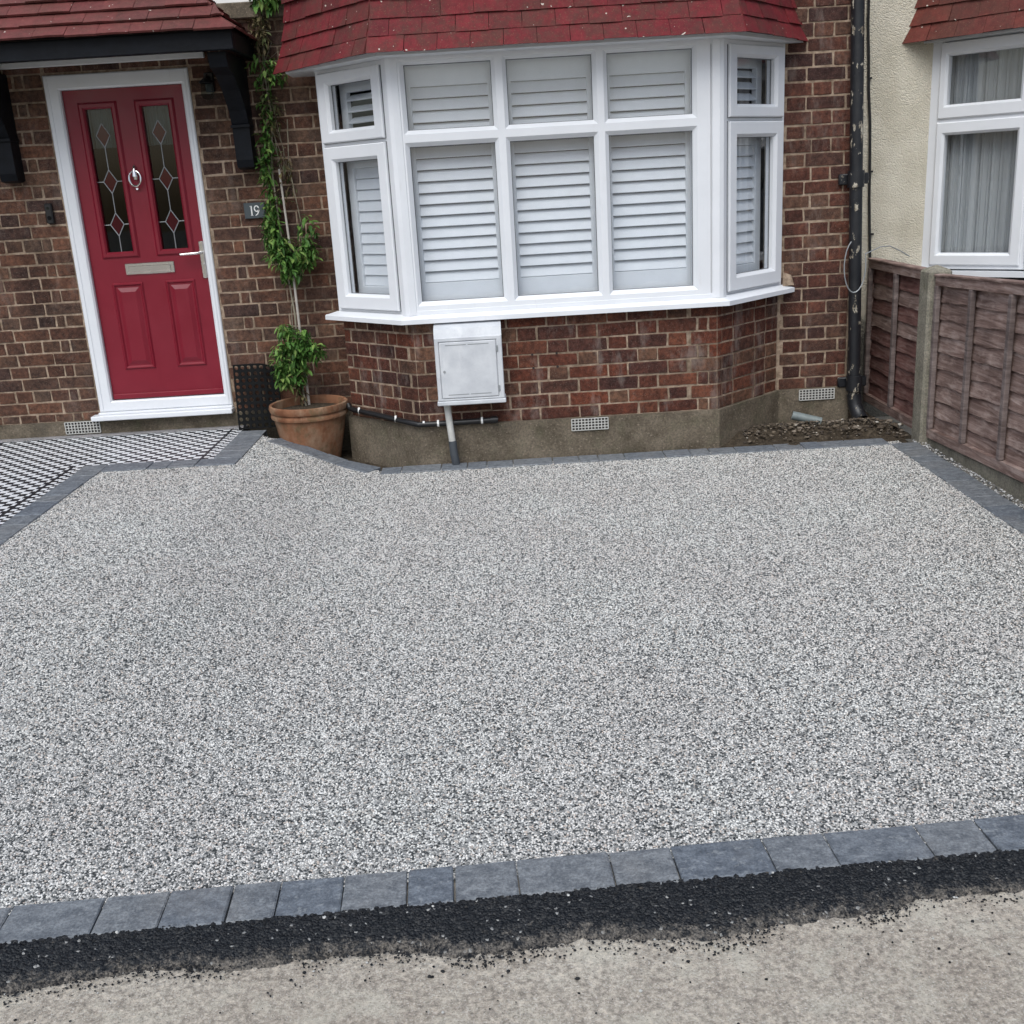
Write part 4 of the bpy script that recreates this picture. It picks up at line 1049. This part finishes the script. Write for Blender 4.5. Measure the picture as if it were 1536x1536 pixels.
# number plaque
o = thing('house_number', 'dark slate plaque with a white number 19 beside the climbing plant', 'house number')
MB().box(-1.468, -1.345, E0 - .014, E0 + .001, 1.414, 1.503, .002).build('plaque', MAT['plaque'], o)
s = MB(); yn = E0 - .0155
def stroke(pts, w):
    pts = [Vector(p) for p in pts]; v = []; 
    for i, p in enumerate(pts):
        t = (pts[min(i + 1, len(pts) - 1)] - pts[max(i - 1, 0)]).normalized(); n = Vector((-t.y, t.x)); ww = w[i] if isinstance(w, list) else w
        v += [(p.x + n.x * ww, yn, p.y + n.y * ww), (p.x - n.x * ww, yn, p.y - n.y * ww)]
    v2 = [(x, y + .0015, z) for x, y, z in v]; k = len(v)
    f = [(2 * i, 2 * i + 1, 2 * i + 3, 2 * i + 2) for i in range(len(pts) - 1)]
    f += [tuple(k + a for a in t[::-1]) for t in f]
    f += [(2 * i, 2 * i + 2, k + 2 * i + 2, k + 2 * i) for i in range(len(pts) - 1)] + [(2 * i + 3, 2 * i + 1, k + 2 * i + 1, k + 2 * i + 3) for i in range(len(pts) - 1)]
    s.add(v + v2, f)
zc = 1.458; x1_ = -1.424
stroke([(x1_, zc - .027), (x1_, zc + .028)], .0038); stroke([(x1_ - .008, zc + .0245), (x1_, zc + .0265)], .0022); stroke([(x1_ - .007, zc - .0262), (x1_ + .007, zc - .0262)], .0018)
s.build('digit', MAT['white_paint'], o); s = MB()
cx9, cz9 = -1.394, zc + .011
pts = [(cx9 + .0125 * math.cos(a), cz9 + .0155 * math.sin(a)) for a in [2 * math.pi * i / 26 for i in range(27)]]; stroke(pts, .0032)
stroke([(cx9 + .0128, cz9 + .003), (cx9 + .0125, cz9 - .012), (cx9 + .004, cz9 - .030), (cx9 - .010, cz9 - .0395)], [.0034, .0034, .003, .002])
s.build('digit', MAT['white_paint'], o)
# wall lamp under the canopy
o = thing('wall_lamp', 'black and glass wall lantern under the porch beside the door frame', 'lamp')
s = MB(); s.box(-1.600, -1.548, E0 - .018, E0 + .002, 2.12, 2.225, .004); s.tube([(-1.574, E0 - .015, 2.19), (-1.574, E0 - .06, 2.205), (-1.574, E0 - .085, 2.185)], .008, 8); s.build('arm', MAT['black_plastic'], o)
s = MB(); s.lathe([(.0, 2.192), (.014, 2.19), (.040, 2.170), (.042, 2.162), (.034, 2.16)], -1.574, E0 - .085, 16); s.build('cap', MAT['black_plastic'], o, smooth=True)
s = MB(); s.lathe([(.030, 2.16), (.036, 2.12), (.038, 2.10), (.026, 2.082), (.008, 2.074), (.0, 2.074)], -1.574, E0 - .085, 16); s.build('glass_shade', MAT['glass_tint'], o, smooth=True)
# meter box
mbx = thing('meter_box', 'weathered white meter box fixed under the bay window sill', 'meter box')
YF = -D - .135
s = MB()
sec = [(-D - .003, .39), (YF, .395), (YF, .755), (YF + .02, .80), (-D - .03, .822), (-D - .003, .822)]
n = len(sec); xa, xb = -.362, .001
v = [(xa, y, z) for y, z in sec] + [(xb, y, z) for y, z in sec]
s.add(v, [t for t in [tuple(range(n)), tuple(range(2 * n - 1, n - 1, -1))] + [(i, n + i, n + (i + 1) % n, (i + 1) % n) for i in range(n)]])
s.box(xa - .006, xb + .006, YF - .010, -D - .003, .388, .412, .004)
ring_frame(s, frame_m(0, YF, 1, 0), xa, xb, .413, .757, xa + .022, xb - .030, .425, .735, .0005, .008, .003, .004)
s.build('case', MAT['meter_box'], mbx)
s = MB(); s.box(xa + .0245, xb - .0325, YF - .010, YF - .0015, .428, .732, .003); dpan = s.build('door_panel', MAT['meter_box'], mbx)
for z in (.447, .716):
    for ga in (.058, .180): MB().box(xa + ga, xa + ga + .112, YF - .0107, YF - .0095, z - .0022, z + .0022).build('groove', MAT['lead'], dpan)
s = MB(); s.tube([(xa + .045, YF - .009, .575), (xa + .045, YF - .0125, .575)], .007, 12); s.build('lock', MAT['lead'], dpan)
for z in (.47, .685):
    s = MB(); s.box(xb - .033, xb - .022, YF - .0115, YF - .008, z - .017, z + .017, .002); s.build('hinge', MAT['lead'], mbx)
o = thing('cable_duct', 'white plastic duct with a dark foot running from the meter box to the ground', 'duct')
s = MB(); s.tube([(-.322, -D - .065, .39), (-.316, -D - .068, .30), (-.306, -D - .072, .165)], .019, 14); s.build('upper_pipe', MAT['duct_white'], o, smooth=True)
s = MB(); s.tube([(-.306, -D - .072, .175), (-.302, -D - .074, .10), (-.292, -D - .066, .02), (-.292, -D - .06, -.02)], [.022, .023, .023, .022], 14); s.build('foot', MAT['duct_dark'], o, smooth=True)
# black pipe clipped round the bay
o = thing('clipped_pipe', 'thin black pipe clipped along the top of the plinth round the bay', 'pipe')
sv = (Vector(Pl) - Vector(Cl)).normalized(); nsv = Vector((-.69, -.72)).normalized()
cpt = Vector(Cl) + Vector((0, -1)) * .036 + nsv * .012
def spt(t): p = Vector(Cl) + sv * t + nsv * .040; return (p.x, p.y)
pp = [(*spt(.575), .305), (*spt(.53), .300), (*spt(.3), .290), (*spt(.1), .278), (cpt.x, cpt.y, .272), (Cl[0] + .10, -D - .040, .270), (-.15, -D - .040, .272), (-.045, -D - .040, .274)]
s = MB(); s.tube(pp, .0155, 10); s.tube([pp[0], (pp[0][0] - .01, pp[0][1] + .02, .325)], .017, 10); s.tube([(-.085, -D - .040, .2735), (-.05, -D - .040, .2738)], .020, 10); s.build('pipe_run', MAT['black_plastic'], o, smooth=True)
for px, py, z in ((*spt(.49), .298), (*spt(.165), .283), (Cl[0] + .10, -D - .040, .270), (-.135, -D - .040, .272), (Cl[0] + .02, -D - .040, .2705)):
    s = MB(); big = px != Cl[0] + .02
    s.tube([(px - .005, py, z + .002), (px + .006, py, z + .002)], .0195 if big else .017, 10); s.build('clip', MAT['white_paint'], o)
# downpipe
o = thing('downpipe', 'black cast iron downpipe with peeling paint between the two houses', 'downpipe')
xt, xb_ = 2.018, 2.078
def dpx(z): return xb_ + (xt - xb_) * (z - .2) / 2.15
s = MB(); s.tube([(dpx(z), -.060, z) for z in (.20, .6, 1.0, 1.4, 1.8, 2.2, 2.6, 3.0)], .036, 18); s.build('pipe', MAT['peeling'], o, smooth=True)
for z in (1.44, .28):
    s = MB(); s.tube([(dpx(z), -.060, z - .045), (dpx(z), -.060, z + .045)], .046, 18); s.box(dpx(z) - .085, dpx(z) + .085, -.030, -.004, z - .03, z + .03, .006); s.build('socket', MAT['peeling'], o, smooth=True)
s = MB(); s.tube([(dpx(.2), -.060, .215), (dpx(.2) + .005, -.068, .15), (dpx(.2) + .02, -.10, .09), (dpx(.2) + .025, -.15, .065)], .042, 16, cap=False); s.build('shoe', MAT['peeling'], o, smooth=True)
# loose bits behind the fence: cable down the neighbour's wall and a loop round the pipe
o = thing('wall_cable', 'thin black cable running down the pebbledash wall beside the downpipe', 'cable')
NY = .47
s = MB(); s.tube([(2.245, NY - .010, 3.0), (2.25, NY - .012, 2.3), (2.263, NY - .010, 2.1), (2.268, NY - .012, 1.95), (2.285, NY - .012, 1.75), (2.292, NY - .014, 1.55), (2.300, NY - .010, 1.3), (2.313, NY - .012, 1.05), (2.318, NY - .02, .93)], .0085, 8); s.build('cable_run', MAT['black_plastic'], o, smooth=True)
for z in (2.0, 1.47, 1.1):
    s = MB(); s.box(2.262 + (2.0 - z) * .055, 2.284 + (2.0 - z) * .055, NY - .022, NY, z - .006, z + .006, .002); s.build('clip', MAT['black_plastic'], o)
s = MB()
lp = [(dpx(.98) - .035 + .062 * math.cos(a) + .02, -.105, .965 + .15 * math.sin(a)) for a in [math.radians(t) for t in range(115, 400, 15)]]
lp += [(2.20, -.06, 1.06), (2.28, .02, 1.055), (2.36, .06, 1.02), (2.42, .08, .985)]
s.tube(lp, .0032, 6); tag(s.build('wire_loop', MAT['lead'], None, smooth=True), 'thin grey wire looped round the downpipe and over the fence', 'wire')
# loose plastic pipe offcut on the soil
s = MB(); s.tube([(1.685, -.16, .128), (1.845, -.20, .088)], .026, 16, cap=False); s.tube([(1.685, -.16, .128), (1.845, -.20, .088)], .022, 16, cap=False)
tag(s.build('pipe_offcut', MAT['grey_pipe'], None, smooth=True), 'short grey green plastic pipe offcut lying on the soil under the air brick', 'pipe')

# rubber mat -----------------------------------------------------------
def mat_obj():
    mb = MB(); nc, nr = 7, 10; p = .0385; th = .012; R = .0128; sg = 12
    for c in range(nc):
        for r in range(nr):
            u0, z0 = c * p, r * p; cx, cz = u0 + p / 2, z0 + p / 2
            sq, ci = [], []
            for k in range(sg):
                a = 2 * math.pi * (k + .5) / sg; dx, dz = math.cos(a), math.sin(a); t = (p / 2) / max(abs(dx), abs(dz))
                sq.append((cx + dx * t, cz + dz * t)); ci.append((cx + dx * R, cz + dz * R))
            v = [(x, 0, z) for x, z in sq] + [(x, 0, z) for x, z in ci] + [(x, th, z) for x, z in sq] + [(x, th, z) for x, z in ci]
            f = []
            for k in range(sg):
                j = (k + 1) % sg; f += [(k, j, sg + j, sg + k), (2 * sg + j, 2 * sg + k, 3 * sg + k, 3 * sg + j), (sg + k, sg + j, 3 * sg + j, 3 * sg + k), (j, k, 2 * sg + k, 2 * sg + j)]
            mb.add(v, f)
    def curve(q):
        u, y, z = q; bend = smooth((u - .15) / .14)
        return (-1.638 + u * .985 - .012 * (z / .39), .118 + y + .105 * (z / .39) + .03 * bend, .181 + z * .99 - .035 * bend * (z / .39))
    mb.v = [curve(q) for q in mb.v]
    return mb.build('rubber_mat', MAT['rubber'])
tag(mat_obj(), 'black rubber ring mat with round holes leaning between door and pot', 'mat')

# plant pot and climber --------------------------------------------------
PX, PY = -1.172, -.005
pot = thing('plant_pot', 'large weathered terracotta plant pot between the door and the bay', 'plant pot')
s = MB(); s.lathe([(.0, -.02), (.150, -.02), (.158, .0), (.175, .08), (.198, .18), (.212, .262), (.214, .268), (.226, .272), (.229, .285), (.224, .296), (.219, .300), (.219, .306), (.231, .310), (.236, .330), (.232, .346), (.222, .350), (.214, .345), (.210, .33), (.205, .26)], PX, PY, 56)
s.build('pot_body', MAT['terracotta'], pot, smooth=True)
s = MB(); s.lathe([(.0, .312), (.08, .316), (.16, .310), (.209, .300)], PX, PY, 30); s.build('potting_soil', MAT['soil'], pot, smooth=True)
plant = thing('climbing_plant', 'tall thin climbing plant with green leaves growing up a cane from the pot', 'plant')
s = MB(); s.tube([(-1.185, .085, .30), (-1.197, .12, .8), (-1.206, .16, 1.25), (-1.225, .20, 1.68)], [.0085, .008, .007, .006], 8); s.build('cane', MAT['cane'], plant, smooth=True)
stem_pts = [(-1.20, .06, .31), (-1.225, .09, .55), (-1.215, .12, .85), (-1.24, .16, 1.1), (-1.26, .19, 1.4), (-1.27, .215, 1.7), (-1.235, .22, 1.95), (-1.25, .225, 2.2), (-1.225, .22, 2.42), (-1.21, .21, 2.62)]
s = MB(); s.tube(stem_pts, [.007, .006, .006, .005, .005, .005, .004, .004, .004, .003], 7)
s.tube([(-1.20, .07, .31), (-1.245, .10, .6), (-1.235, .14, .9), (-1.16, .18, 1.1), (-1.13, .2, 1.35), (-1.17, .22, 1.7), (-1.15, .225, 1.95)], .003, 6)
rp = random.Random(41)
for k in range(30):
    b = Vector(stem_pts[rp.randrange(5, 9)]); s.tube([b, b + Vector((rp.uniform(-.05, .06), rp.uniform(-.02, .015), rp.uniform(-.2, .1))), b + Vector((rp.uniform(-.07, .08), rp.uniform(-.03, .01), rp.uniform(-.35, .1)))], .0014, 4)
s.build('stem', MAT['stem'], plant, smooth=True)
def leaf_(mb, c, L_, W_, rnd, droop=.6):
    a = rnd.uniform(0, 6.283); e = rnd.uniform(-1.2, .35) * droop - .15
    d = Vector((math.cos(a) * math.cos(e), math.sin(a) * math.cos(e), math.sin(e))); sd_ = d.cross(Vector((rnd.uniform(-.4, .4), rnd.uniform(-.4, .4), 1))).normalized(); nn = sd_.cross(d)
    c = Vector(c); t = c + d * L_ - Vector((0, 0, L_ * .18)); m1 = c + d * L_ * .33; m2 = c + d * L_ * .68 - Vector((0, 0, L_ * .05)); fold = nn * W_ * .25
    mb.add([c, m1 + sd_ * W_ + fold, m1, m1 - sd_ * W_ + fold, m2 + sd_ * W_ * .8 + fold, m2, m2 - sd_ * W_ * .8 + fold, t],
           [(0, 2, 1), (0, 3, 2), (1, 2, 5, 4), (2, 3, 6, 5), (4, 5, 7), (5, 6, 7)])
lf, dl = MB(), MB()
def clump(cx, cy, cz, rx, ry, rz, n, mb, l0=.018, l1=.060):
    for _ in range(n):
        while True:
            p = (rp.uniform(-1, 1), rp.uniform(-1, 1), rp.uniform(-1, 1))
            if p[0] ** 2 + p[1] ** 2 + p[2] ** 2 < 1: break
        y = min(cy + p[1] * ry, E0 - .012)
        l = rp.uniform(l0, l1); leaf_(mb, (cx + p[0] * rx, y, cz + p[2] * rz), l, l * rp.uniform(.12, .25), rp, 1.0)
clump(-1.265, .05, .62, .11, .09, .10, 380, lf); clump(-1.205, .05, .70, .10, .09, .09, 360, lf); clump(-1.13, .06, .65, .08, .07, .06, 180, lf); clump(-1.25, .05, .53, .09, .07, .09, 330, lf); clump(-1.225, .06, .42, .03, .03, .08, 50, dl)
clump(-1.32, .05, .51, .05, .05, .07, 170, lf); clump(-1.27, .05, .77, .05, .05, .05, 90, lf)
clump(-1.265, .15, 1.22, .085, .07, .10, 300, lf); clump(-1.305, .17, 1.34, .055, .06, .12, 240, lf); clump(-1.22, .14, 1.13, .075, .07, .10, 260, lf); clump(-1.13, .15, 1.20, .085, .06, .08, 260, lf); clump(-1.10, .17, 1.33, .06, .05, .10, 90, lf)
clump(-1.295, .20, 1.50, .05, .045, .10, 130, lf); clump(-1.30, .205, 1.70, .05, .04, .13, 140, lf); clump(-1.275, .21, 1.86, .05, .04, .12, 90, lf); clump(-1.19, .21, 1.62, .06, .04, .2, 60, dl)
clump(-1.26, .21, 2.02, .05, .035, .12, 50, lf); clump(-1.24, .21, 1.98, .06, .035, .14, 120, dl); clump(-1.27, .21, 2.22, .06, .035, .10, 55, lf); clump(-1.18, .20, 2.20, .06, .035, .08, 80, lf)
clump(-1.24, .20, 2.42, .06, .04, .11, 180, dl, .02, .05); clump(-1.19, .20, 2.62, .09, .05, .10, 300, lf, .04, .07)
lf.build('foliage', MAT['leaf'], plant); dl.build('dry_foliage', MAT['dry_leaf'], plant)

# ================================================================== FENCE
FX = 2.310
fence = thing('fence', 'brown timber lap fence with a concrete post along the right of the drive', 'fence')
def fence_panel(label, ya, yb, z0, z1, tilt, battens, mat, rows_n):
    """ya far end, yb near end; tilt raises the near end"""
    rf = random.Random(int(abs(ya) * 100) + 3)
    Ln = ya - yb
    def pos(u, n, z): return (FX + .03 - n, ya - u, z + tilt * u)      # n towards the drive
    def bar(u0, u1, n0, n1, za, zb, name, m_=MAT['batten']):
        v, f = cbox(u0, u1, n0, n1, za, zb, .003); v = [pos(*q) for q in v]
        f = [t[::-1] for t in f] if False else f
        return MB().add(v, f).build(name, m_, o)
    fm = MB()
    rng = [[(0, -.004, z0), (Ln, -.004, z0), (Ln, -.004, z1), (0, -.004, z1)], [(0, .034, z0), (Ln, .034, z0), (Ln, .034, z1), (0, .034, z1)],
           [(.012, .034, z0 + .05), (Ln - .012, .034, z0 + .05), (Ln - .012, .034, z1 - .045), (.012, .034, z1 - .045)], [(.012, -.004, z0 + .05), (Ln - .012, -.004, z0 + .05), (Ln - .012, -.004, z1 - .045), (.012, -.004, z1 - .045)]]
    fm.add([pos(*q) for r in rng for q in r], [(k * 4 + i, k * 4 + (i + 1) % 4, ((k + 1) % 4) * 4 + (i + 1) % 4, ((k + 1) % 4) * 4 + i) for k in range(4) for i in range(4)])
    o = fm.build('fence_panel', MAT['fence_wood'], fence); o['label'] = label
    bar(-.004, Ln + .004, -.012, .042, z1 + .001, z1 + .014, 'capping', MAT['fence_wood'])
    for u in battens: bar(u - .017, u + .017, .012 + .003, .040, z0 + .051, z1 - .046, 'batten')
    H = (z1 - z0 - .08); hgt = H / rows_n; seg = max(10, int(Ln / .035))
    for r in range(rows_n):
        zb = z0 + .035 + hgt * r; zt = zb + hgt * 1.28; v = []; sd = rf.uniform(0, 50)
        for i in range(seg + 1):
            u = .004 + (Ln - .008) * i / seg
            w = .010 * noise.noise(Vector((u * 4.2, sd, 0))) + .006 * noise.noise(Vector((u * 14, sd, 3)))
            bow = .0035 * noise.noise(Vector((u * 7, sd, 9)))
            v += [pos(u, .009 + bow, zb + w), pos(u, -.005 + bow * .5, min(zt, z1 - .01)), pos(u, -.012, min(zt, z1 - .01)), pos(u, .000 + bow, zb + w)]
        f = []
        for i in range(seg):
            a, b = 4 * i, 4 * i + 4
            f += [(a, a + 1, b + 1, b), (a + 1, a + 2, b + 2, b + 1), (a + 2, a + 3, b + 3, b + 2), (a + 3, a, b, b + 3)]
        f += [(0, 3, 2, 1), (4 * seg, 4 * seg + 1, 4 * seg + 2, 4 * seg + 3)]
        MB().add(v, f).build('board', mat if rf.random() < .8 else MAT['fence_wood'], o)
    return o
fence_panel('short reddish brown fence panel between the house wall and the concrete post', .44, -.455, .062, .945, 0.0, (.018, .46), MAT['fence_red'], 9)
fence_panel('weathered grey brown lap fence panel nearest the street', -.605, -2.43, .062, .930, .045, (.02, .44, .86, 1.28, 1.79), MAT['fence_wood'], 9)
s = MB(); 
v, f = cbox(FX - .035, FX + .09, -.598, -.462, -.2, .962, .012); s.add(v, f); s.add([(FX - .022, -.586, .962), (FX + .078, -.586, .962), (FX + .078, -.474, .962), (FX - .022, -.474, .962), (FX + .03, -.53, .985)], [(0, 1, 4), (1, 2, 4), (2, 3, 4), (3, 0, 4)])
s.build('fence_post', MAT['concrete_post'], fence)['label'] = 'grey concrete post with mossy face'
fence_panel('fence panel at the street end', -2.585, -4.05, .145, 1.01, .0, (.02, .44, .86, 1.28, 1.445), MAT['fence_wood'], 9)
for ya_ in (-2.578, -4.19):
    s = MB(); v, f = cbox(FX - .035, FX + .09, ya_, ya_ + .136, -.2, 1.05, .012); s.add(v, f); s.build('fence_post', MAT['concrete_post'], fence)
v, f = cbox(FX + .012, FX + .062, -4.06, -2.58, -.12, .134, .005); MB().add(v, f).build('gravel_board', MAT['concrete_post'], fence)
s = MB(); v, f = cbox(-2.43, -.60, 0, .05, -.12, .052, .005); s.add([(FX + .012 + q[1], q[0], q[2] + .045 * (-.6 - q[0])) for q in v], [t[::-1] for t in f])
s.build('gravel_board', MAT['concrete_post'], fence)['label'] = 'mossy concrete board along the ground'

# ================================================================== NEIGHBOUR
nb = thing('neighbour_house', 'cream pebbledashed house on the right behind the fence', 'house')
NW = [(2.655, NY), (3.100, NY - D)]
s = MB(); s.box(2.055, 2.66, NY, NY + .25, -.1, 3.2); s.prism([(2.66, NY + .1), (2.672, NY - .0), (3.11, NY - D + .02), (4.9, NY - D + .02), (4.9, NY + .1)], -.1, .80); s.box(4.9, 8, NY, NY + .2, -.1, 3.2); s.build('wall', MAT['pebbledash'], nb)
nL = frame_m(NW[0][0], NW[0][1], NW[1][0] - NW[0][0], NW[1][1] - NW[0][1]); nlen = math.hypot(NW[1][0] - NW[0][0], NW[1][1] - NW[0][1])
panes = []
s = MB(); Z0, Z1 = .872, 2.20
lbox(s, nL, -.015, .062, -.06, .006, Z0, Z1); lbox(s, nL, nlen - .05, nlen, -.06, .006, Z0, Z1); lbox(s, nL, .06, nlen - .05, -.06, .005, Z1 - .03, Z1 - .001); lbox(s, nL, .06, nlen - .05, -.06, .005, Z0, Z0 + .03); lbox(s, nL, .06, nlen - .05, -.06, .005, 1.715, 1.755)
s.prism([(3.08, NY - D - .02), (3.13, NY - D - .03), (3.14, NY - D + .05), (3.09, NY - D + .05)], Z0, Z1)
s.box(3.14, 4.6, NY - D, NY - D + .06, Z0, .94); s.box(3.14, 4.6, NY - D, NY - D + .06, 2.12, Z1); s.box(4.5, 4.6, NY - D, NY - D + .06, .94, 2.12)
nwin = s.build('side_window', MAT['upvc'], nb)
for (z0, z1, h0, h1) in ((1.745, 2.165, 1.822, 2.092), (.895, 1.725, .966, 1.652)):
    s = MB(); ring_frame(s, nL, .045, nlen - .038, z0, z1, .092, nlen - .105, h0, h1, -.04, .022, .014, .006); s.build('casement', MAT['upvc'], nwin)
    s = MB(); lbox(s, nL, .088, nlen - .10, -.022, -.018, h0 - .004, h1 + .004); s.build('pane', MAT['glass'], nwin)
s = MB(); s.box(3.14, 4.5, NY - D + .02, NY - D + .024, .94, 2.12); s.build('pane', MAT['glass'], nwin)
cv = []; nn = 70
for i in range(nn + 1):
    u = .04 + (nlen - .02) * i / nn; n_ = -.10 + .012 * math.sin(i * .9) + .008 * math.sin(i * 2.3 + 1)
    for z in (.90, 2.18):
        p = nL @ Vector((u, -n_, z)); cv.append(tuple(p))
MB().add(cv, [(2 * i, 2 * i + 2, 2 * i + 3, 2 * i + 1) for i in range(nn)]).build('net_curtain', MAT['sheer'], nwin, smooth=True)
cv = []
for i in range(131): cv += [(3.16 + 1.36 * i / 130, NY - D + .13 + .012 * math.sin(i * .9), .92), (3.16 + 1.36 * i / 130, NY - D + .13 + .012 * math.sin(i * .9), 2.15)]
MB().add(cv, [(2 * i, 2 * i + 2, 2 * i + 3, 2 * i + 1) for i in range(130)]).build('net_curtain', MAT['sheer'], nwin, smooth=True)
s = MB(); s.prism([(2.60, NY + .0), (3.08, NY - D - .055), (4.9, NY - D - .055), (4.9, NY + .1), (2.60, NY + .1)], .83, .862); s.build('window_sill', MAT['upvc'], nb)
s = MB(); s.box(2.66, 4.6, 2.2, 2.25, .6, 2.5); s.box(2.62, 2.66, NY + .02, 2.25, .6, 2.5); s.prism([(2.68, 2.2), (2.68, NY), (3.1, NY - D + .05), (4.6, NY - D + .05), (4.6, 2.2)], 2.2, 2.24); s.prism([(2.68, 2.2), (2.68, NY), (3.1, NY - D + .05), (4.6, NY - D + .05), (4.6, 2.2)], .80, .826); s.box(4.6, 4.64, NY - D, 2.2, .8, 2.24); s.build('interior_wall', MAT['interior'], nb)
EVN = [(2.55, NY + .02), (3.075, NY - D - .085), (4.9, NY - D - .085)]
def off3(o):
    k = math.tan(math.radians(22.5)); return [(EVN[0][0] - o, EVN[0][1]), (EVN[1][0] - o * k, EVN[1][1] - o), (EVN[2][0], EVN[2][1] - o)]
profn = [(2.180, .085), (2.272, .048), (2.366, .022), (2.465, .006), (2.565, 0), (2.66, 0), (2.76, 0)]
bk = MB()
for i in range(len(profn) - 1): loft(bk, off3(profn[i][1] - .012), profn[i][0] + .01, off3(profn[i + 1][1] - .012), profn[i + 1][0] + .01)
q = off3(.07); bk.prism([q[0], q[1], q[2], (4.9, NY)], 2.186, 2.192)
nsk = bk.build('tile_hanging', MAT['lining'], nb)
s = MB(); q = off3(.03); s.prism([(q[0][0] + .05, q[0][1]), q[1], q[2], (4.9, NY)], 2.193 - .02, 2.185); s.build('soffit_board', MAT['upvc'], nb)
for i in range(5):
    lo, hi = off3(profn[i][1]), off3(profn[i + 1][1]); zl, zh = profn[i][0], profn[i + 1][0] + .03
    for sidx in range(2):
        a, b, c, d = Vector((*lo[sidx], zl)), Vector((*lo[sidx + 1], zl)), Vector((*hi[sidx], zh)), Vector((*hi[sidx + 1], zh))
        u = (b - a).normalized(); Ln = (b - a).length; nrm = u.cross(Vector((0, 0, 1))).normalized()
        cuts = [0.0] + [x for x in [(.08 if i % 2 else .155) + TW * k for k in range(12)] if x < Ln - .04] + [Ln]
        for k in range(len(cuts) - 1):
            s0, e0 = (cuts[k] + .0012) / Ln, (cuts[k + 1] - .0012) / Ln
            hang_tile(a.lerp(b, s0), a.lerp(b, e0), c.lerp(d, s0), c.lerp(d, e0), nrm, MAT['neigh_tile'], nsk)
